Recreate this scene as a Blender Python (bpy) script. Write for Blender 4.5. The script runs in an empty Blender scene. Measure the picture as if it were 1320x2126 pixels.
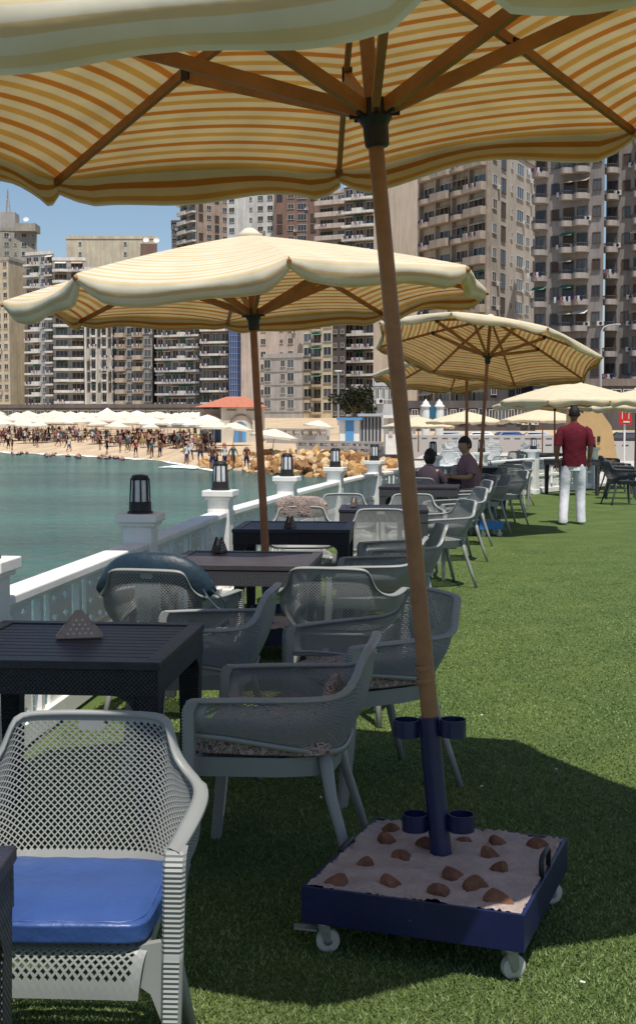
import bpy, bmesh, math, random
import numpy as np
from mathutils import Vector, Matrix
R = math.radians
S = bpy.context.scene
COL = S.collection
random.seed(7)

# ------------------------------------------------------------------ camera, sky, sun, exposure
F, CX, CY, HOR, CH = 2700.0, 660.0, 1063.0, 875.0, 1.52
PITCH = math.atan((CY-HOR)/F)
cam = bpy.data.cameras.new('camera'); co = bpy.data.objects.new('camera', cam); COL.objects.link(co)
cam.sensor_fit = 'HORIZONTAL'; cam.sensor_width = 36; cam.lens = 36*F/1320
cam.clip_start = .05; cam.clip_end = 6000
co.location = (0, 0, CH); co.rotation_euler = (math.pi/2-PITCH, 0, 0)
S.camera = co
SUN = Vector((.105, -.385, 1.0)).normalized()          # towards the sun
ELEV = math.asin(SUN.z); AZ = math.atan2(SUN.x, SUN.y)
w = bpy.data.worlds.new('World'); S.world = w; w.use_nodes = True
nt = w.node_tree; nt.nodes.clear()
sky = nt.nodes.new('ShaderNodeTexSky'); sky.sky_type = 'NISHITA'; sky.sun_disc = False
sky.sun_elevation = ELEV; sky.sun_rotation = AZ; sky.air_density = 1.0; sky.dust_density = .6; sky.ozone_density = 2.5
bg = nt.nodes.new('ShaderNodeBackground'); bg.inputs[1].default_value = .10
wo = nt.nodes.new('ShaderNodeOutputWorld')
nt.links.new(sky.outputs[0], bg.inputs[0]); nt.links.new(bg.outputs[0], wo.inputs[0])
sl = bpy.data.lights.new('sun', 'SUN'); sl.energy = 4.7; sl.angle = R(.5); sl.color = (1, .95, .87)
so = bpy.data.objects.new('sun', sl); COL.objects.link(so)
so.rotation_euler = SUN.to_track_quat('Z', 'Y').to_euler(); so.location = (0, 0, 60)
S.view_settings.view_transform = 'Standard'; S.view_settings.look = 'None'
S.view_settings.exposure = .14; S.view_settings.gamma = 1
S.render.engine = 'CYCLES'

# ------------------------------------------------------------------ helpers
cp, sp = math.cos(PITCH), math.sin(PITCH)
def ray(px, py):
    u = CY-py
    return Vector((px-CX, F*cp+u*sp, -F*sp+u*cp))
def at(px, py, D):                     # point at depth D along the view axis Y
    r = ray(px, py); return Vector((0, 0, CH))+r*(D/r.y)
def G(px, py, z=0.0):                  # point on the plane z
    r = ray(px, py); return Vector((0, 0, CH))+r*((z-CH)/r.z)
def xat(px, D): return (px-CX)/F*D
def zat(py, D): return at(CX, py, D).z

MATS = {}
def mat(name, color, rough=.7, spec=.3, metal=0, var=0, vscale=8, bump=0, bscale=40, trans=0, coat=0, col2=None, objvar=0):
    if name in MATS: return MATS[name]
    m = bpy.data.materials.new(name); m.use_nodes = True; MATS[name] = m
    n = m.node_tree.nodes; L = m.node_tree.links; p = n['Principled BSDF']
    p.inputs['Base Color'].default_value = (*color, 1); p.inputs['Roughness'].default_value = rough
    p.inputs['Specular IOR Level'].default_value = spec; p.inputs['Metallic'].default_value = metal
    if coat: p.inputs['Coat Weight'].default_value = coat
    tc = n.new('ShaderNodeTexCoord')
    last = None
    if var or col2:
        nz = n.new('ShaderNodeTexNoise'); nz.inputs['Scale'].default_value = vscale; nz.inputs['Detail'].default_value = 6
        nz.inputs['Roughness'].default_value = .65
        L.new(tc.outputs['Object'], nz.inputs['Vector'])
        rp = n.new('ShaderNodeValToRGB'); rp.color_ramp.elements[0].position = .3; rp.color_ramp.elements[1].position = .7
        c2 = col2 or tuple(min(1, c*(1+var)) for c in color)
        c1 = tuple(c*(1-var) for c in color)
        rp.color_ramp.elements[0].color = (*c1, 1); rp.color_ramp.elements[1].color = (*c2, 1)
        L.new(nz.outputs[0], rp.inputs[0]); last = rp.outputs[0]
    if objvar:
        oi = n.new('ShaderNodeObjectInfo'); hs = n.new('ShaderNodeHueSaturation'); mr = n.new('ShaderNodeMapRange')
        mr.inputs[3].default_value = 1-objvar; mr.inputs[4].default_value = 1+objvar
        L.new(oi.outputs['Random'], mr.inputs[0]); L.new(mr.outputs[0], hs.inputs['Value'])
        if last: L.new(last, hs.inputs['Color'])
        else: hs.inputs['Color'].default_value = (*color, 1)
        last = hs.outputs[0]
    if last: L.new(last, p.inputs['Base Color'])
    if bump:
        nb = n.new('ShaderNodeTexNoise'); nb.inputs['Scale'].default_value = bscale; nb.inputs['Detail'].default_value = 5
        L.new(tc.outputs['Object'], nb.inputs['Vector'])
        b = n.new('ShaderNodeBump'); b.inputs['Strength'].default_value = bump; b.inputs['Distance'].default_value = .02
        L.new(nb.outputs[0], b.inputs['Height']); L.new(b.outputs[0], p.inputs['Normal'])
    return m

class MB:
    def __init__(s): s.v = []; s.f = []; s.m = []; s.uv = None
    def add(s, vs, fs, mi=0):
        o = len(s.v); s.v.extend([tuple(v) for v in vs])
        for f in fs: s.f.append([i+o for i in f]); s.m.append(mi)
        return s
    def box(s, c, d, rz=0, mi=0, M=None):
        x, y, z = d[0]/2, d[1]/2, d[2]/2
        vs = [Vector((a*x, b*y, e*z)) for e in (-1, 1) for b in (-1, 1) for a in (-1, 1)]
        if M is None: M = Matrix.Rotation(rz, 3, 'Z')
        vs = [M@v+Vector(c) for v in vs]
        return s.add(vs, [(0, 2, 3, 1), (4, 5, 7, 6), (0, 1, 5, 4), (2, 6, 7, 3), (0, 4, 6, 2), (1, 3, 7, 5)], mi)
    def bar(s, p, q, wd, h, up=(0, 0, 1), mi=0, w2=None, h2=None):
        p, q = Vector(p), Vector(q); d = (q-p).normalized(); up = Vector(up)
        sd = d.cross(up)
        if sd.length < 1e-4: sd = d.cross(Vector((0, 1, 0)))
        sd.normalize(); u = sd.cross(d)
        w2 = w2 or wd; h2 = h2 or h
        vs = []
        for c, a, b in ((p, wd/2, h/2), (q, w2/2, h2/2)):
            vs += [c-sd*a-u*b, c+sd*a-u*b, c+sd*a+u*b, c-sd*a+u*b]
        return s.add(vs, [(3, 2, 1, 0), (4, 5, 6, 7), (0, 1, 5, 4), (1, 2, 6, 5), (2, 3, 7, 6), (3, 0, 4, 7)], mi)
    def tube(s, p, q, r1, r2=None, n=12, mi=0, caps=True):
        r2 = r1 if r2 is None else r2
        return s.sweep([p, q], [r1, r2], n, mi, caps)
    def sweep(s, pts, rs, n=10, mi=0, caps=True, flat=1.0, closed=False):
        pts = [Vector(p) for p in pts]; k = len(pts)
        if not hasattr(rs, '__len__'): rs = [rs]*k
        vs = []; prev = None
        for i, p in enumerate(pts):
            a = pts[i-1] if (i > 0 or closed) else pts[0]; b = pts[(i+1) % k] if (i < k-1 or closed) else pts[-1]
            d = (b-a).normalized()
            if prev is None:
                r = d.cross(Vector((0, 0, 1)))
                if r.length < 1e-3: r = Vector((1, 0, 0))
            else: r = prev-d*prev.dot(d)
            r.normalize(); prev = r; u = r.cross(d)
            for j in range(n):
                t = 2*math.pi*j/n; vs.append(p+(r*math.cos(t)+u*math.sin(t)*flat)*rs[i])
        fs = []
        for i in range(k if closed else k-1):
            for j in range(n):
                a = i*n+j; b = i*n+(j+1) % n; c = ((i+1) % k)*n
                fs.append((a, b, c+(j+1) % n, c+j))
        if caps and not closed: fs += [tuple(range(n))[::-1], tuple((k-1)*n+j for j in range(n))]
        return s.add(vs, fs, mi)
    def lathe(s, prof, c=(0, 0, 0), n=20, mi=0, sx=1, sy=1):
        c = Vector(c); vs = []
        for r, z in prof:
            for j in range(n):
                t = 2*math.pi*j/n; vs.append(c+Vector((r*math.cos(t)*sx, r*math.sin(t)*sy, z)))
        k = len(prof)
        fs = [(i*n+j, i*n+(j+1) % n, (i+1)*n+(j+1) % n, (i+1)*n+j) for i in range(k-1) for j in range(n)]
        fs += [tuple(range(n))[::-1], tuple((k-1)*n+j for j in range(n))]
        return s.add(vs, fs, mi)
    def grid(s, fn, nu, nv, mi=0):
        vs = [fn(i/nu, j/nv) for j in range(nv+1) for i in range(nu+1)]
        fs = [(j*(nu+1)+i, j*(nu+1)+i+1, (j+1)*(nu+1)+i+1, (j+1)*(nu+1)+i) for j in range(nv) for i in range(nu)]
        return s.add(vs, fs, mi)
    def prism(s, poly, z0, z1, mi=0):
        n = len(poly); vs = [(*p[:2], z0) for p in poly]+[(*p[:2], z1) for p in poly]
        fs = [tuple(range(n))[::-1], tuple(range(n, 2*n))]+[(i, (i+1) % n, n+(i+1) % n, n+i) for i in range(n)]
        return s.add(vs, fs, mi)
    def mesh(s, name, mats, smooth=False, uv=None):
        me = bpy.data.meshes.new(name)
        me.from_pydata([tuple(v) for v in s.v], [], s.f)
        if not isinstance(mats, (list, tuple)): mats = [mats]
        for m in mats: me.materials.append(m)
        me.polygons.foreach_set('material_index', s.m)
        if smooth: me.polygons.foreach_set('use_smooth', [True]*len(s.f))
        me.update(); return me
    def build(s, name, mats, parent=None, smooth=False, bevel=0, seg=2):
        return link(name, s.mesh(name, mats, smooth), parent, bevel, seg)
def link(name, me, parent=None, bevel=0, seg=2):
    o = bpy.data.objects.new(name, me); COL.objects.link(o)
    if parent: o.parent = parent
    if bevel:
        b = o.modifiers.new('bevel', 'BEVEL'); b.width = bevel; b.segments = seg; b.limit_method = 'ANGLE'; b.angle_limit = R(50)
    return o
def smooth_auto(o, ang=40):
    me = o.data; bm = bmesh.new(); bm.from_mesh(me)
    for f in bm.faces: f.smooth = True
    for e in bm.edges:
        if len(e.link_faces) == 2 and e.calc_face_angle(0) > R(ang): e.smooth = False
    bm.to_mesh(me); bm.free(); return o
def fixn(o):
    bm = bmesh.new(); bm.from_mesh(o.data); bmesh.ops.recalc_face_normals(bm, faces=bm.faces); bm.to_mesh(o.data); bm.free(); return o
def tag(o, label=None, cat=None, group=None, kind=None):
    if label: o['label'] = label
    if cat: o['category'] = cat
    if group: o['group'] = group
    if kind: o['kind'] = kind
    return o
def empty(name, loc=(0, 0, 0), rz=0):
    o = bpy.data.objects.new(name, None); COL.objects.link(o); o.location = loc; o.rotation_euler = (0, 0, rz)
    o.empty_display_size = .1; return o
def tree_copy(o, parent=None):
    c = o.copy(); COL.objects.link(c); c.parent = parent
    for ch in list(o.children): tree_copy(ch, c)
    return c
def roundbox(name, d, m, parent=None, loc=(0, 0, 0), rz=0, bev=.015, seg=3, puff=0, noise=0, cuts=8):
    bm = bmesh.new(); bmesh.ops.create_cube(bm, size=1)
    bmesh.ops.subdivide_edges(bm, edges=bm.edges, cuts=cuts, use_grid_fill=True)
    rnd = random.Random(hash(name) % 1000 if False else len(name))
    for v in bm.verts:
        x, y, z = v.co*2
        e = lambda a, b: math.copysign((abs(a)**1)*(1-bev*(max(abs(b), 0)**6)), a)
        k = (1-abs(x)**5)*(1-abs(y)**5)
        zz = z*(.55+.45*max(0, k)**.5)+puff*max(0, k)*(1 if z > 0 else 0)
        xx = e(x, y); yy = e(y, x)
        v.co = Vector((xx*d[0]/2, yy*d[1]/2, zz*d[2]/2))
        if noise: v.co += Vector((math.sin(y*9+x*3), math.sin(x*7-y*4), math.sin(x*6+y*8)))*noise
    for f in bm.faces: f.smooth = True
    me = bpy.data.meshes.new(name); bm.to_mesh(me); bm.free(); me.materials.append(m)
    o = link(name, me, parent); o.location = loc; o.rotation_euler[2] = rz
    ss = o.modifiers.new('sub', 'SUBSURF'); ss.levels = 1; ss.render_levels = 1
    return o

# ------------------------------------------------------------------ materials
WHITE = mat('white_paint', (.80, .78, .74), .45, .4, var=.10, vscale=3, bump=.05, bscale=60)
PLASTIC = mat('grey_green_plastic', (.262, .27, .258), .42, .45, var=.06, vscale=6, bump=.03, bscale=300)
PLASTIC_D = mat('dark_plastic', (.05, .053, .06), .5, .4, var=.1, vscale=6)
WOOD = mat('teak_wood', (.36, .155, .055), .5, .35, var=.25, vscale=6, bump=.1, bscale=90)
BAMBOO = mat('bamboo', (.29, .135, .062), .45, .4, var=.2, vscale=14, bump=.1, bscale=50)
POLEW = mat('brown_pole_wood', (.27, .105, .045), .5, .4, var=.25, vscale=8, bump=.1, bscale=60)
BLACK = mat('black_metal', (.018, .017, .019), .5, .4)
NAVY = mat('navy_paint', (.008, .012, .060), .38, .5, var=.25, vscale=10, bump=.04, bscale=30)
def chips(m):
    n = m.node_tree.nodes; L = m.node_tree.links; p = n['Principled BSDF']; src = p.inputs['Base Color'].links[0].from_socket
    tc = n.new('ShaderNodeTexCoord'); nz = n.new('ShaderNodeTexNoise'); nz.inputs['Scale'].default_value = 22; nz.inputs['Detail'].default_value = 8; nz.inputs['Roughness'].default_value = .75; L.new(tc.outputs['Object'], nz.inputs['Vector'])
    rp = n.new('ShaderNodeValToRGB'); rp.color_ramp.elements[0].position = .66; rp.color_ramp.elements[1].position = .69; L.new(nz.outputs[0], rp.inputs[0])
    mm = n.new('ShaderNodeMix'); mm.data_type = 'RGBA'; L.new(rp.outputs[0], mm.inputs[0]); L.new(src, mm.inputs[6]); mm.inputs[7].default_value = (.16, .14, .15, 1); L.new(mm.outputs[2], p.inputs['Base Color'])
chips(NAVY)
STEEL = mat('worn_steel', (.42, .42, .40), .4, .5, metal=.7, var=.2, vscale=20)
RUBBER = mat('cream_wheel', (.5, .49, .42), .5, .4)
CEMENT = mat('sandy_cement', (.40, .33, .30), .9, .1, var=.14, vscale=18, bump=.5, bscale=120)
STONE = mat('brown_stone', (.16, .075, .045), .75, .25, var=.4, vscale=22, bump=.4, bscale=60)
BLUEV = mat('blue_vinyl', (.030, .070, .22), .38, .45, var=.16, vscale=7, bump=.55, bscale=8)
NAVYC = mat('navy_cloth', (.014, .032, .048), .45, .4, var=.2, vscale=14, bump=.2, bscale=25)
SKIN = mat('skin', (.26, .13, .08), .55, .3); SKIN2 = mat('tanned_skin', (.35, .19, .12), .6, .3)
HAIR = mat('black_hair', (.012, .009, .008), .6, .3, bump=.4, bscale=90)
GLASSL = mat('frosted_lamp_glass', (.62, .62, .64), .25, .5, var=.15, vscale=20)

def floral():
    m = bpy.data.materials.new('floral_cloth'); m.use_nodes = True; n = m.node_tree.nodes; L = m.node_tree.links; p = n['Principled BSDF']
    tc = n.new('ShaderNodeTexCoord'); nz = n.new('ShaderNodeTexNoise'); nz.inputs['Scale'].default_value = 26; nz.inputs['Detail'].default_value = 3; nz.inputs['Distortion'].default_value = 2.5
    L.new(tc.outputs['Object'], nz.inputs['Vector']); rp = n.new('ShaderNodeValToRGB'); cr = rp.color_ramp
    cr.elements[0].position = 0; cr.elements[0].color = (.05, .04, .05, 1); cr.elements[1].position = 1; cr.elements[1].color = (.45, .40, .36, 1)
    for ps, c in ((.40, (.07, .06, .06)), (.44, (.42, .36, .31)), (.5, (.36, .30, .26)), (.53, (.20, .05, .045)), (.57, (.10, .02, .02)), (.6, (.40, .34, .30))):
        e = cr.elements.new(ps); e.color = (*c, 1)
    L.new(nz.outputs[0], rp.inputs[0]); L.new(rp.outputs[0], p.inputs['Base Color']); p.inputs['Roughness'].default_value = .85; return m
FLORAL = floral()

def canvas(name, stripes, trans):
    m = bpy.data.materials.new(name); m.use_nodes = True; n = m.node_tree.nodes; L = m.node_tree.links; n.clear()
    out = n.new('ShaderNodeOutputMaterial'); mx = n.new('ShaderNodeMixShader'); df = n.new('ShaderNodeBsdfDiffuse'); tr = n.new('ShaderNodeBsdfTranslucent')
    uv = n.new('ShaderNodeUVMap'); uv.uv_map = 'UVMap'; sx = n.new('ShaderNodeSeparateXYZ'); L.new(uv.outputs[0], sx.inputs[0])
    ml = n.new('ShaderNodeMath'); ml.operation = 'MULTIPLY'; ml.inputs[1].default_value = 1/.125; L.new(sx.outputs[1], ml.inputs[0])
    fr = n.new('ShaderNodeMath'); fr.operation = 'FRACT'; L.new(ml.outputs[0], fr.inputs[0])
    rp = n.new('ShaderNodeValToRGB'); cr = rp.color_ramp; cr.interpolation = 'LINEAR'
    cream, org, yel = stripes
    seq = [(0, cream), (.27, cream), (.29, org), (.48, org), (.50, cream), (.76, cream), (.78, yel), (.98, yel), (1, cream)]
    cr.elements[0].position = 0; cr.elements[0].color = (*cream, 1); cr.elements[1].position = 1; cr.elements[1].color = (*cream, 1)
    for ps, c in seq[1:-1]:
        e = cr.elements.new(ps); e.color = (*c, 1)
    L.new(fr.outputs[0], rp.inputs[0])
    nz = n.new('ShaderNodeTexNoise'); nz.inputs['Scale'].default_value = 5; nz.inputs['Detail'].default_value = 5
    tc = n.new('ShaderNodeTexCoord'); L.new(tc.outputs['Object'], nz.inputs['Vector'])
    mr = n.new('ShaderNodeMapRange'); mr.inputs[3].default_value = .82; mr.inputs[4].default_value = 1.12; L.new(nz.outputs[0], mr.inputs[0])
    vm = n.new('ShaderNodeVectorMath'); vm.operation = 'SCALE'; L.new(rp.outputs[0], vm.inputs[0]); L.new(mr.outputs[0], vm.inputs['Scale'])
    L.new(vm.outputs[0], df.inputs[0]); L.new(vm.outputs[0], tr.inputs[0])
    bp = n.new('ShaderNodeBump'); bp.inputs['Strength'].default_value = .25; bp.inputs['Distance'].default_value = .02
    nb = n.new('ShaderNodeTexNoise'); nb.inputs['Scale'].default_value = 9; L.new(tc.outputs['Object'], nb.inputs['Vector'])
    L.new(nb.outputs[0], bp.inputs['Height']); L.new(bp.outputs[0], df.inputs['Normal'])
    mx.inputs[0].default_value = trans; L.new(df.outputs[0], mx.inputs[1]); L.new(tr.outputs[0], mx.inputs[2]); L.new(mx.outputs[0], out.inputs[0]); return m
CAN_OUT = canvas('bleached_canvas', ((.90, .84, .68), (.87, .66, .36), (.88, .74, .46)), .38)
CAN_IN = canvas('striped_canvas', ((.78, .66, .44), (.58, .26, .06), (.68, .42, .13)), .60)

# ------------------------------------------------------------------ setting: lawn, sea, beach, ground
PIL = [(-2.05, 0.1), (-1.68, 2.75), (-1.43, 5.5), (-1.13, 8.25), (-.83, 11.05), (-.33, 13.85), (.22, 16.65), (.84, 19.4), (1.95, 22.1), (3.1, 24.7), (4.5, 27.2), (6.2, 29.4)]
mlawn = bpy.data.materials.new('artificial_turf'); mlawn.use_nodes = True
def mk_lawn(m):
    n = m.node_tree.nodes; L = m.node_tree.links; p = n['Principled BSDF']; tc = n.new('ShaderNodeTexCoord')
    a = n.new('ShaderNodeTexNoise'); a.inputs['Scale'].default_value = 130; a.inputs['Detail'].default_value = 4
    b = n.new('ShaderNodeTexNoise'); b.inputs['Scale'].default_value = 2.2; b.inputs['Detail'].default_value = 5
    for x in (a, b): L.new(tc.outputs['Object'], x.inputs['Vector'])
    rp = n.new('ShaderNodeValToRGB'); rp.color_ramp.elements[0].position = .33; rp.color_ramp.elements[1].position = .68
    rp.color_ramp.elements[0].color = (.048, .085, .018, 1); rp.color_ramp.elements[1].color = (.148, .200, .068, 1)
    L.new(a.outputs[0], rp.inputs[0])
    r2 = n.new('ShaderNodeValToRGB'); r2.color_ramp.elements[0].position = .3; r2.color_ramp.elements[1].position = .7
    r2.color_ramp.elements[0].color = (.72, .82, .72, 1); r2.color_ramp.elements[1].color = (1.2, 1.12, 1.0, 1); L.new(b.outputs[0], r2.inputs[0])
    mm = n.new('ShaderNodeMix'); mm.data_type = 'RGBA'; mm.blend_type = 'MULTIPLY'; mm.inputs[0].default_value = 1
    L.new(rp.outputs[0], mm.inputs[6]); L.new(r2.outputs[0], mm.inputs[7]); L.new(mm.outputs[2], p.inputs['Base Color'])
    p.inputs['Roughness'].default_value = .8; p.inputs['Specular IOR Level'].default_value = .15
    bp = n.new('ShaderNodeBump'); bp.inputs['Strength'].default_value = .7; bp.inputs['Distance'].default_value = .02
    L.new(a.outputs[0], bp.inputs['Height']); L.new(bp.outputs[0], p.inputs['Normal'])
mk_lawn(mlawn)
lawn = MB(); poly = [(x-.12, y) for x, y in [(-2.5, -3)]+PIL]+[(14, 44), (45, 44), (45, -3)]
lawn.add([(x, y, 0) for x, y in poly], [tuple(range(len(poly)))[::-1]])
tag(fixn(lawn.build('lawn', mlawn)), kind='structure')
# concrete slab under the lawn, its face dropping to the sea
deck = MB(); dp = [(x-.22, y) for x, y in [(-2.5, -3.2)]+PIL]+[(14, 44.4), (46, 44.4), (46, -3.2)]
deck.prism(dp, -3.2, -.02); tag(fixn(deck.build('terrace_slab', mat('slab_concrete', (.42, .41, .38), .85, .2, var=.25, vscale=2, bump=.4, bscale=12))), kind='structure')

def grass_blades():
    rng = np.random.default_rng(3); N = 330000
    d = 3.0+(rng.random(N)**1.7)*15.0
    X = (rng.random(N)-.42)*0.62*d
    ok = X > np.interp(d, [p[1] for p in PIL], [p[0] for p in PIL])+.1
    d, X = d[ok], X[ok]; n = len(d)
    ang = rng.random(n)*2*np.pi; h = (.006+.008*rng.random(n))*np.clip(1.25-d/16, .2, 1); w_ = .0011+.0004*d; lean = .016*rng.random(n); la = rng.random(n)*2*np.pi
    V = np.zeros((n, 3, 3), np.float32); c, s_ = np.cos(ang)*w_, np.sin(ang)*w_
    V[:, 0] = np.stack([X-c, d-s_, np.zeros(n)+.001], 1); V[:, 1] = np.stack([X+c, d+s_, np.zeros(n)+.001], 1)
    V[:, 2] = np.stack([X+lean*np.cos(la), d+lean*np.sin(la), h], 1)
    me = bpy.data.meshes.new('grass'); me.vertices.add(3*n); me.vertices.foreach_set('co', V.reshape(-1))
    me.loops.add(3*n); me.loops.foreach_set('vertex_index', np.arange(3*n, dtype=np.int32))
    me.polygons.add(n); me.polygons.foreach_set('loop_start', np.arange(0, 3*n, 3, dtype=np.int32))
    me.polygons.foreach_set('material_index', rng.integers(0, 3, n).astype(np.int32))
    for nm, c_ in (('blade_dark', (.075, .125, .028)), ('blade_mid', (.122, .178, .056)), ('blade_pale', (.205, .255, .105))):
        me.materials.append(mat(nm, c_, .75, .15, var=.22, vscale=1.3))
    me.update(calc_edges=True)
    tag(link('grass', me), 'short green artificial grass blades covering the terrace', 'grass', kind='stuff')
grass_blades()
lint = mat('white_scrap', (.7, .7, .68), .8)
for i, (px, py) in enumerate([(1155, 1598), (1000, 1633), (666, 1656), (1210, 2040), (1000, 1485), (940, 1130), (1065, 1150)]):
    g = G(px, py, .02); b = MB()
    b.add([(-.007, -.003, 0), (.006, -.005, .003), (.008, .004, .001), (-.001, .003, .004), (-.006, .005, 0)], [(0, 1, 3), (1, 2, 3), (3, 2, 4), (0, 3, 4)])
    o = b.build('paper_scrap', lint); o.location = g; o.rotation_euler[2] = i
    tag(o, 'tiny white paper scrap lying on the green grass', 'litter', 'white scraps of litter on the lawn')

SEA = -1.8
msea = bpy.data.materials.new('sea_water'); msea.use_nodes = True
def mk_sea(m):
    n = m.node_tree.nodes; L = m.node_tree.links; p = n['Principled BSDF']; tc = n.new('ShaderNodeTexCoord')
    mp = n.new('ShaderNodeMapping'); mp.inputs['Scale'].default_value = (.35, 1.0, 1); mp.inputs['Rotation'].default_value[2] = .15; L.new(tc.outputs['Object'], mp.inputs[0])
    big = n.new('ShaderNodeTexNoise'); big.inputs['Scale'].default_value = .09; big.inputs['Detail'].default_value = 5; L.new(mp.outputs[0], big.inputs['Vector'])
    rp = n.new('ShaderNodeValToRGB'); rp.color_ramp.elements[0].position = .32; rp.color_ramp.elements[1].position = .66
    rp.color_ramp.elements[0].color = (.022, .088, .086, 1); rp.color_ramp.elements[1].color = (.055, .175, .158, 1); L.new(big.outputs[0], rp.inputs[0]); L.new(rp.outputs[0], p.inputs['Base Color'])
    a = n.new('ShaderNodeTexNoise'); a.inputs['Scale'].default_value = 1.1; a.inputs['Detail'].default_value = 6; a.inputs['Roughness'].default_value = .6; L.new(mp.outputs[0], a.inputs['Vector'])
    bp = n.new('ShaderNodeBump'); bp.inputs['Strength'].default_value = 1; bp.inputs['Distance'].default_value = 1.1; L.new(a.outputs[0], bp.inputs['Height']); L.new(bp.outputs[0], p.inputs['Normal'])
    p.inputs['Roughness'].default_value = .15; p.inputs['IOR'].default_value = 1.33; p.inputs['Specular IOR Level'].default_value = .35
mk_sea(msea)
s_ = MB(); s_.add([(-1500, -60, SEA), (300, -60, SEA), (300, 420, SEA), (-1500, 420, SEA)], [(0, 1, 2, 3)])
tag(s_.build('sea', msea), kind='structure')

# beach and land: rises from the shoreline
SHX = [-3500, -1200, -300, 0, 200, 330, 430, 560, 700, 800, 900, 1100, 1500, 2500]
SHY = [934, 934, 935, 938, 947, 955, 975, 985, 993, 1001, 1004, 1004, 1004, 1004]
def shoreD(px): return G(CX, np.interp(px, SHX, SHY), SEA).y
def landz(px, D):
    t = D-shoreD(px)
    k = min(1, max(0, (px-330)/130))
    za = np.interp(t, [-8, 0, 4, 12, 50, 110, 200, 2500], [-3.2, -1.8, -1.35, -1.0, .05, 1.5, 2.2, 2.2])
    zb = np.interp(t, [-8, 0, 3, 8, 16, 40, 110, 200, 2500], [-3.4, -1.95, -1.75, -1.4, -1.0, -.5, .6, 2.2, 2.2])
    return float(za*(1-k)+zb*k)
lv = MB(); cols = [-6000, -3500, -2200, -1200, -700, -400]+list(range(-200, 1500, 50))+[1700, 2000, 2500, 4000, 6000]; ts = [-8, -3, 0, 2, 4, 8, 12, 16, 25, 40, 60, 85, 110, 200, 500, 1500, 2500]
for t in ts:
    for px in cols:
        D = shoreD(px)+t; z = landz(px, D)
        if t > 0: z += .08*math.sin(px*.13+t)
        lv.v.append((xat(px, D), D, z))
nc = len(cols)
for j in range(len(ts)-1):
    for i in range(nc-1):
        lv.f.append([j*nc+i, j*nc+i+1, (j+1)*nc+i+1, (j+1)*nc+i]); lv.m.append(0)
tag(fixn(lv.build('beach', mat('sand', (.50, .385, .26), .95, .05, var=.22, vscale=.35, bump=.3, bscale=3), smooth=True)), kind='structure')
# foam line
fm = MB(); pts = []
for i in range(61):
    px = -250+i*12; y = np.interp(px, SHX, SHY)
    p = G(px, y+1.2+.9*math.sin(i*.9)+.6*math.sin(i*2.3), SEA+.03); pts.append((p, .25+.5*abs(math.sin(i*1.7))))
vs = []
for p, wd in pts: vs += [p, p+Vector((0, wd*5, .01))]
fm.add(vs, [(2*i, 2*i+2, 2*i+3, 2*i+1) for i in range(60)])
ring = []
for i in range(40):
    a = 2*math.pi*i/40; k = 1+.35*math.sin(5*a)+.25*math.sin(9*a+1); ring.append(G(395+62*math.cos(a)*(.8+.2*k), 969+2.6*math.sin(a)*k, SEA+.05))
fm.add([sum(ring, Vector())/40]+ring, [(0, 1+i, 1+(i+1) % 40) for i in range(40)])
tag(fixn(fm.build('foam', mat('sea_foam', (.75, .76, .72), .8, var=.2, vscale=3), smooth=True)), 'white foam where small waves break on the sand', 'foam', kind='stuff')

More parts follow.
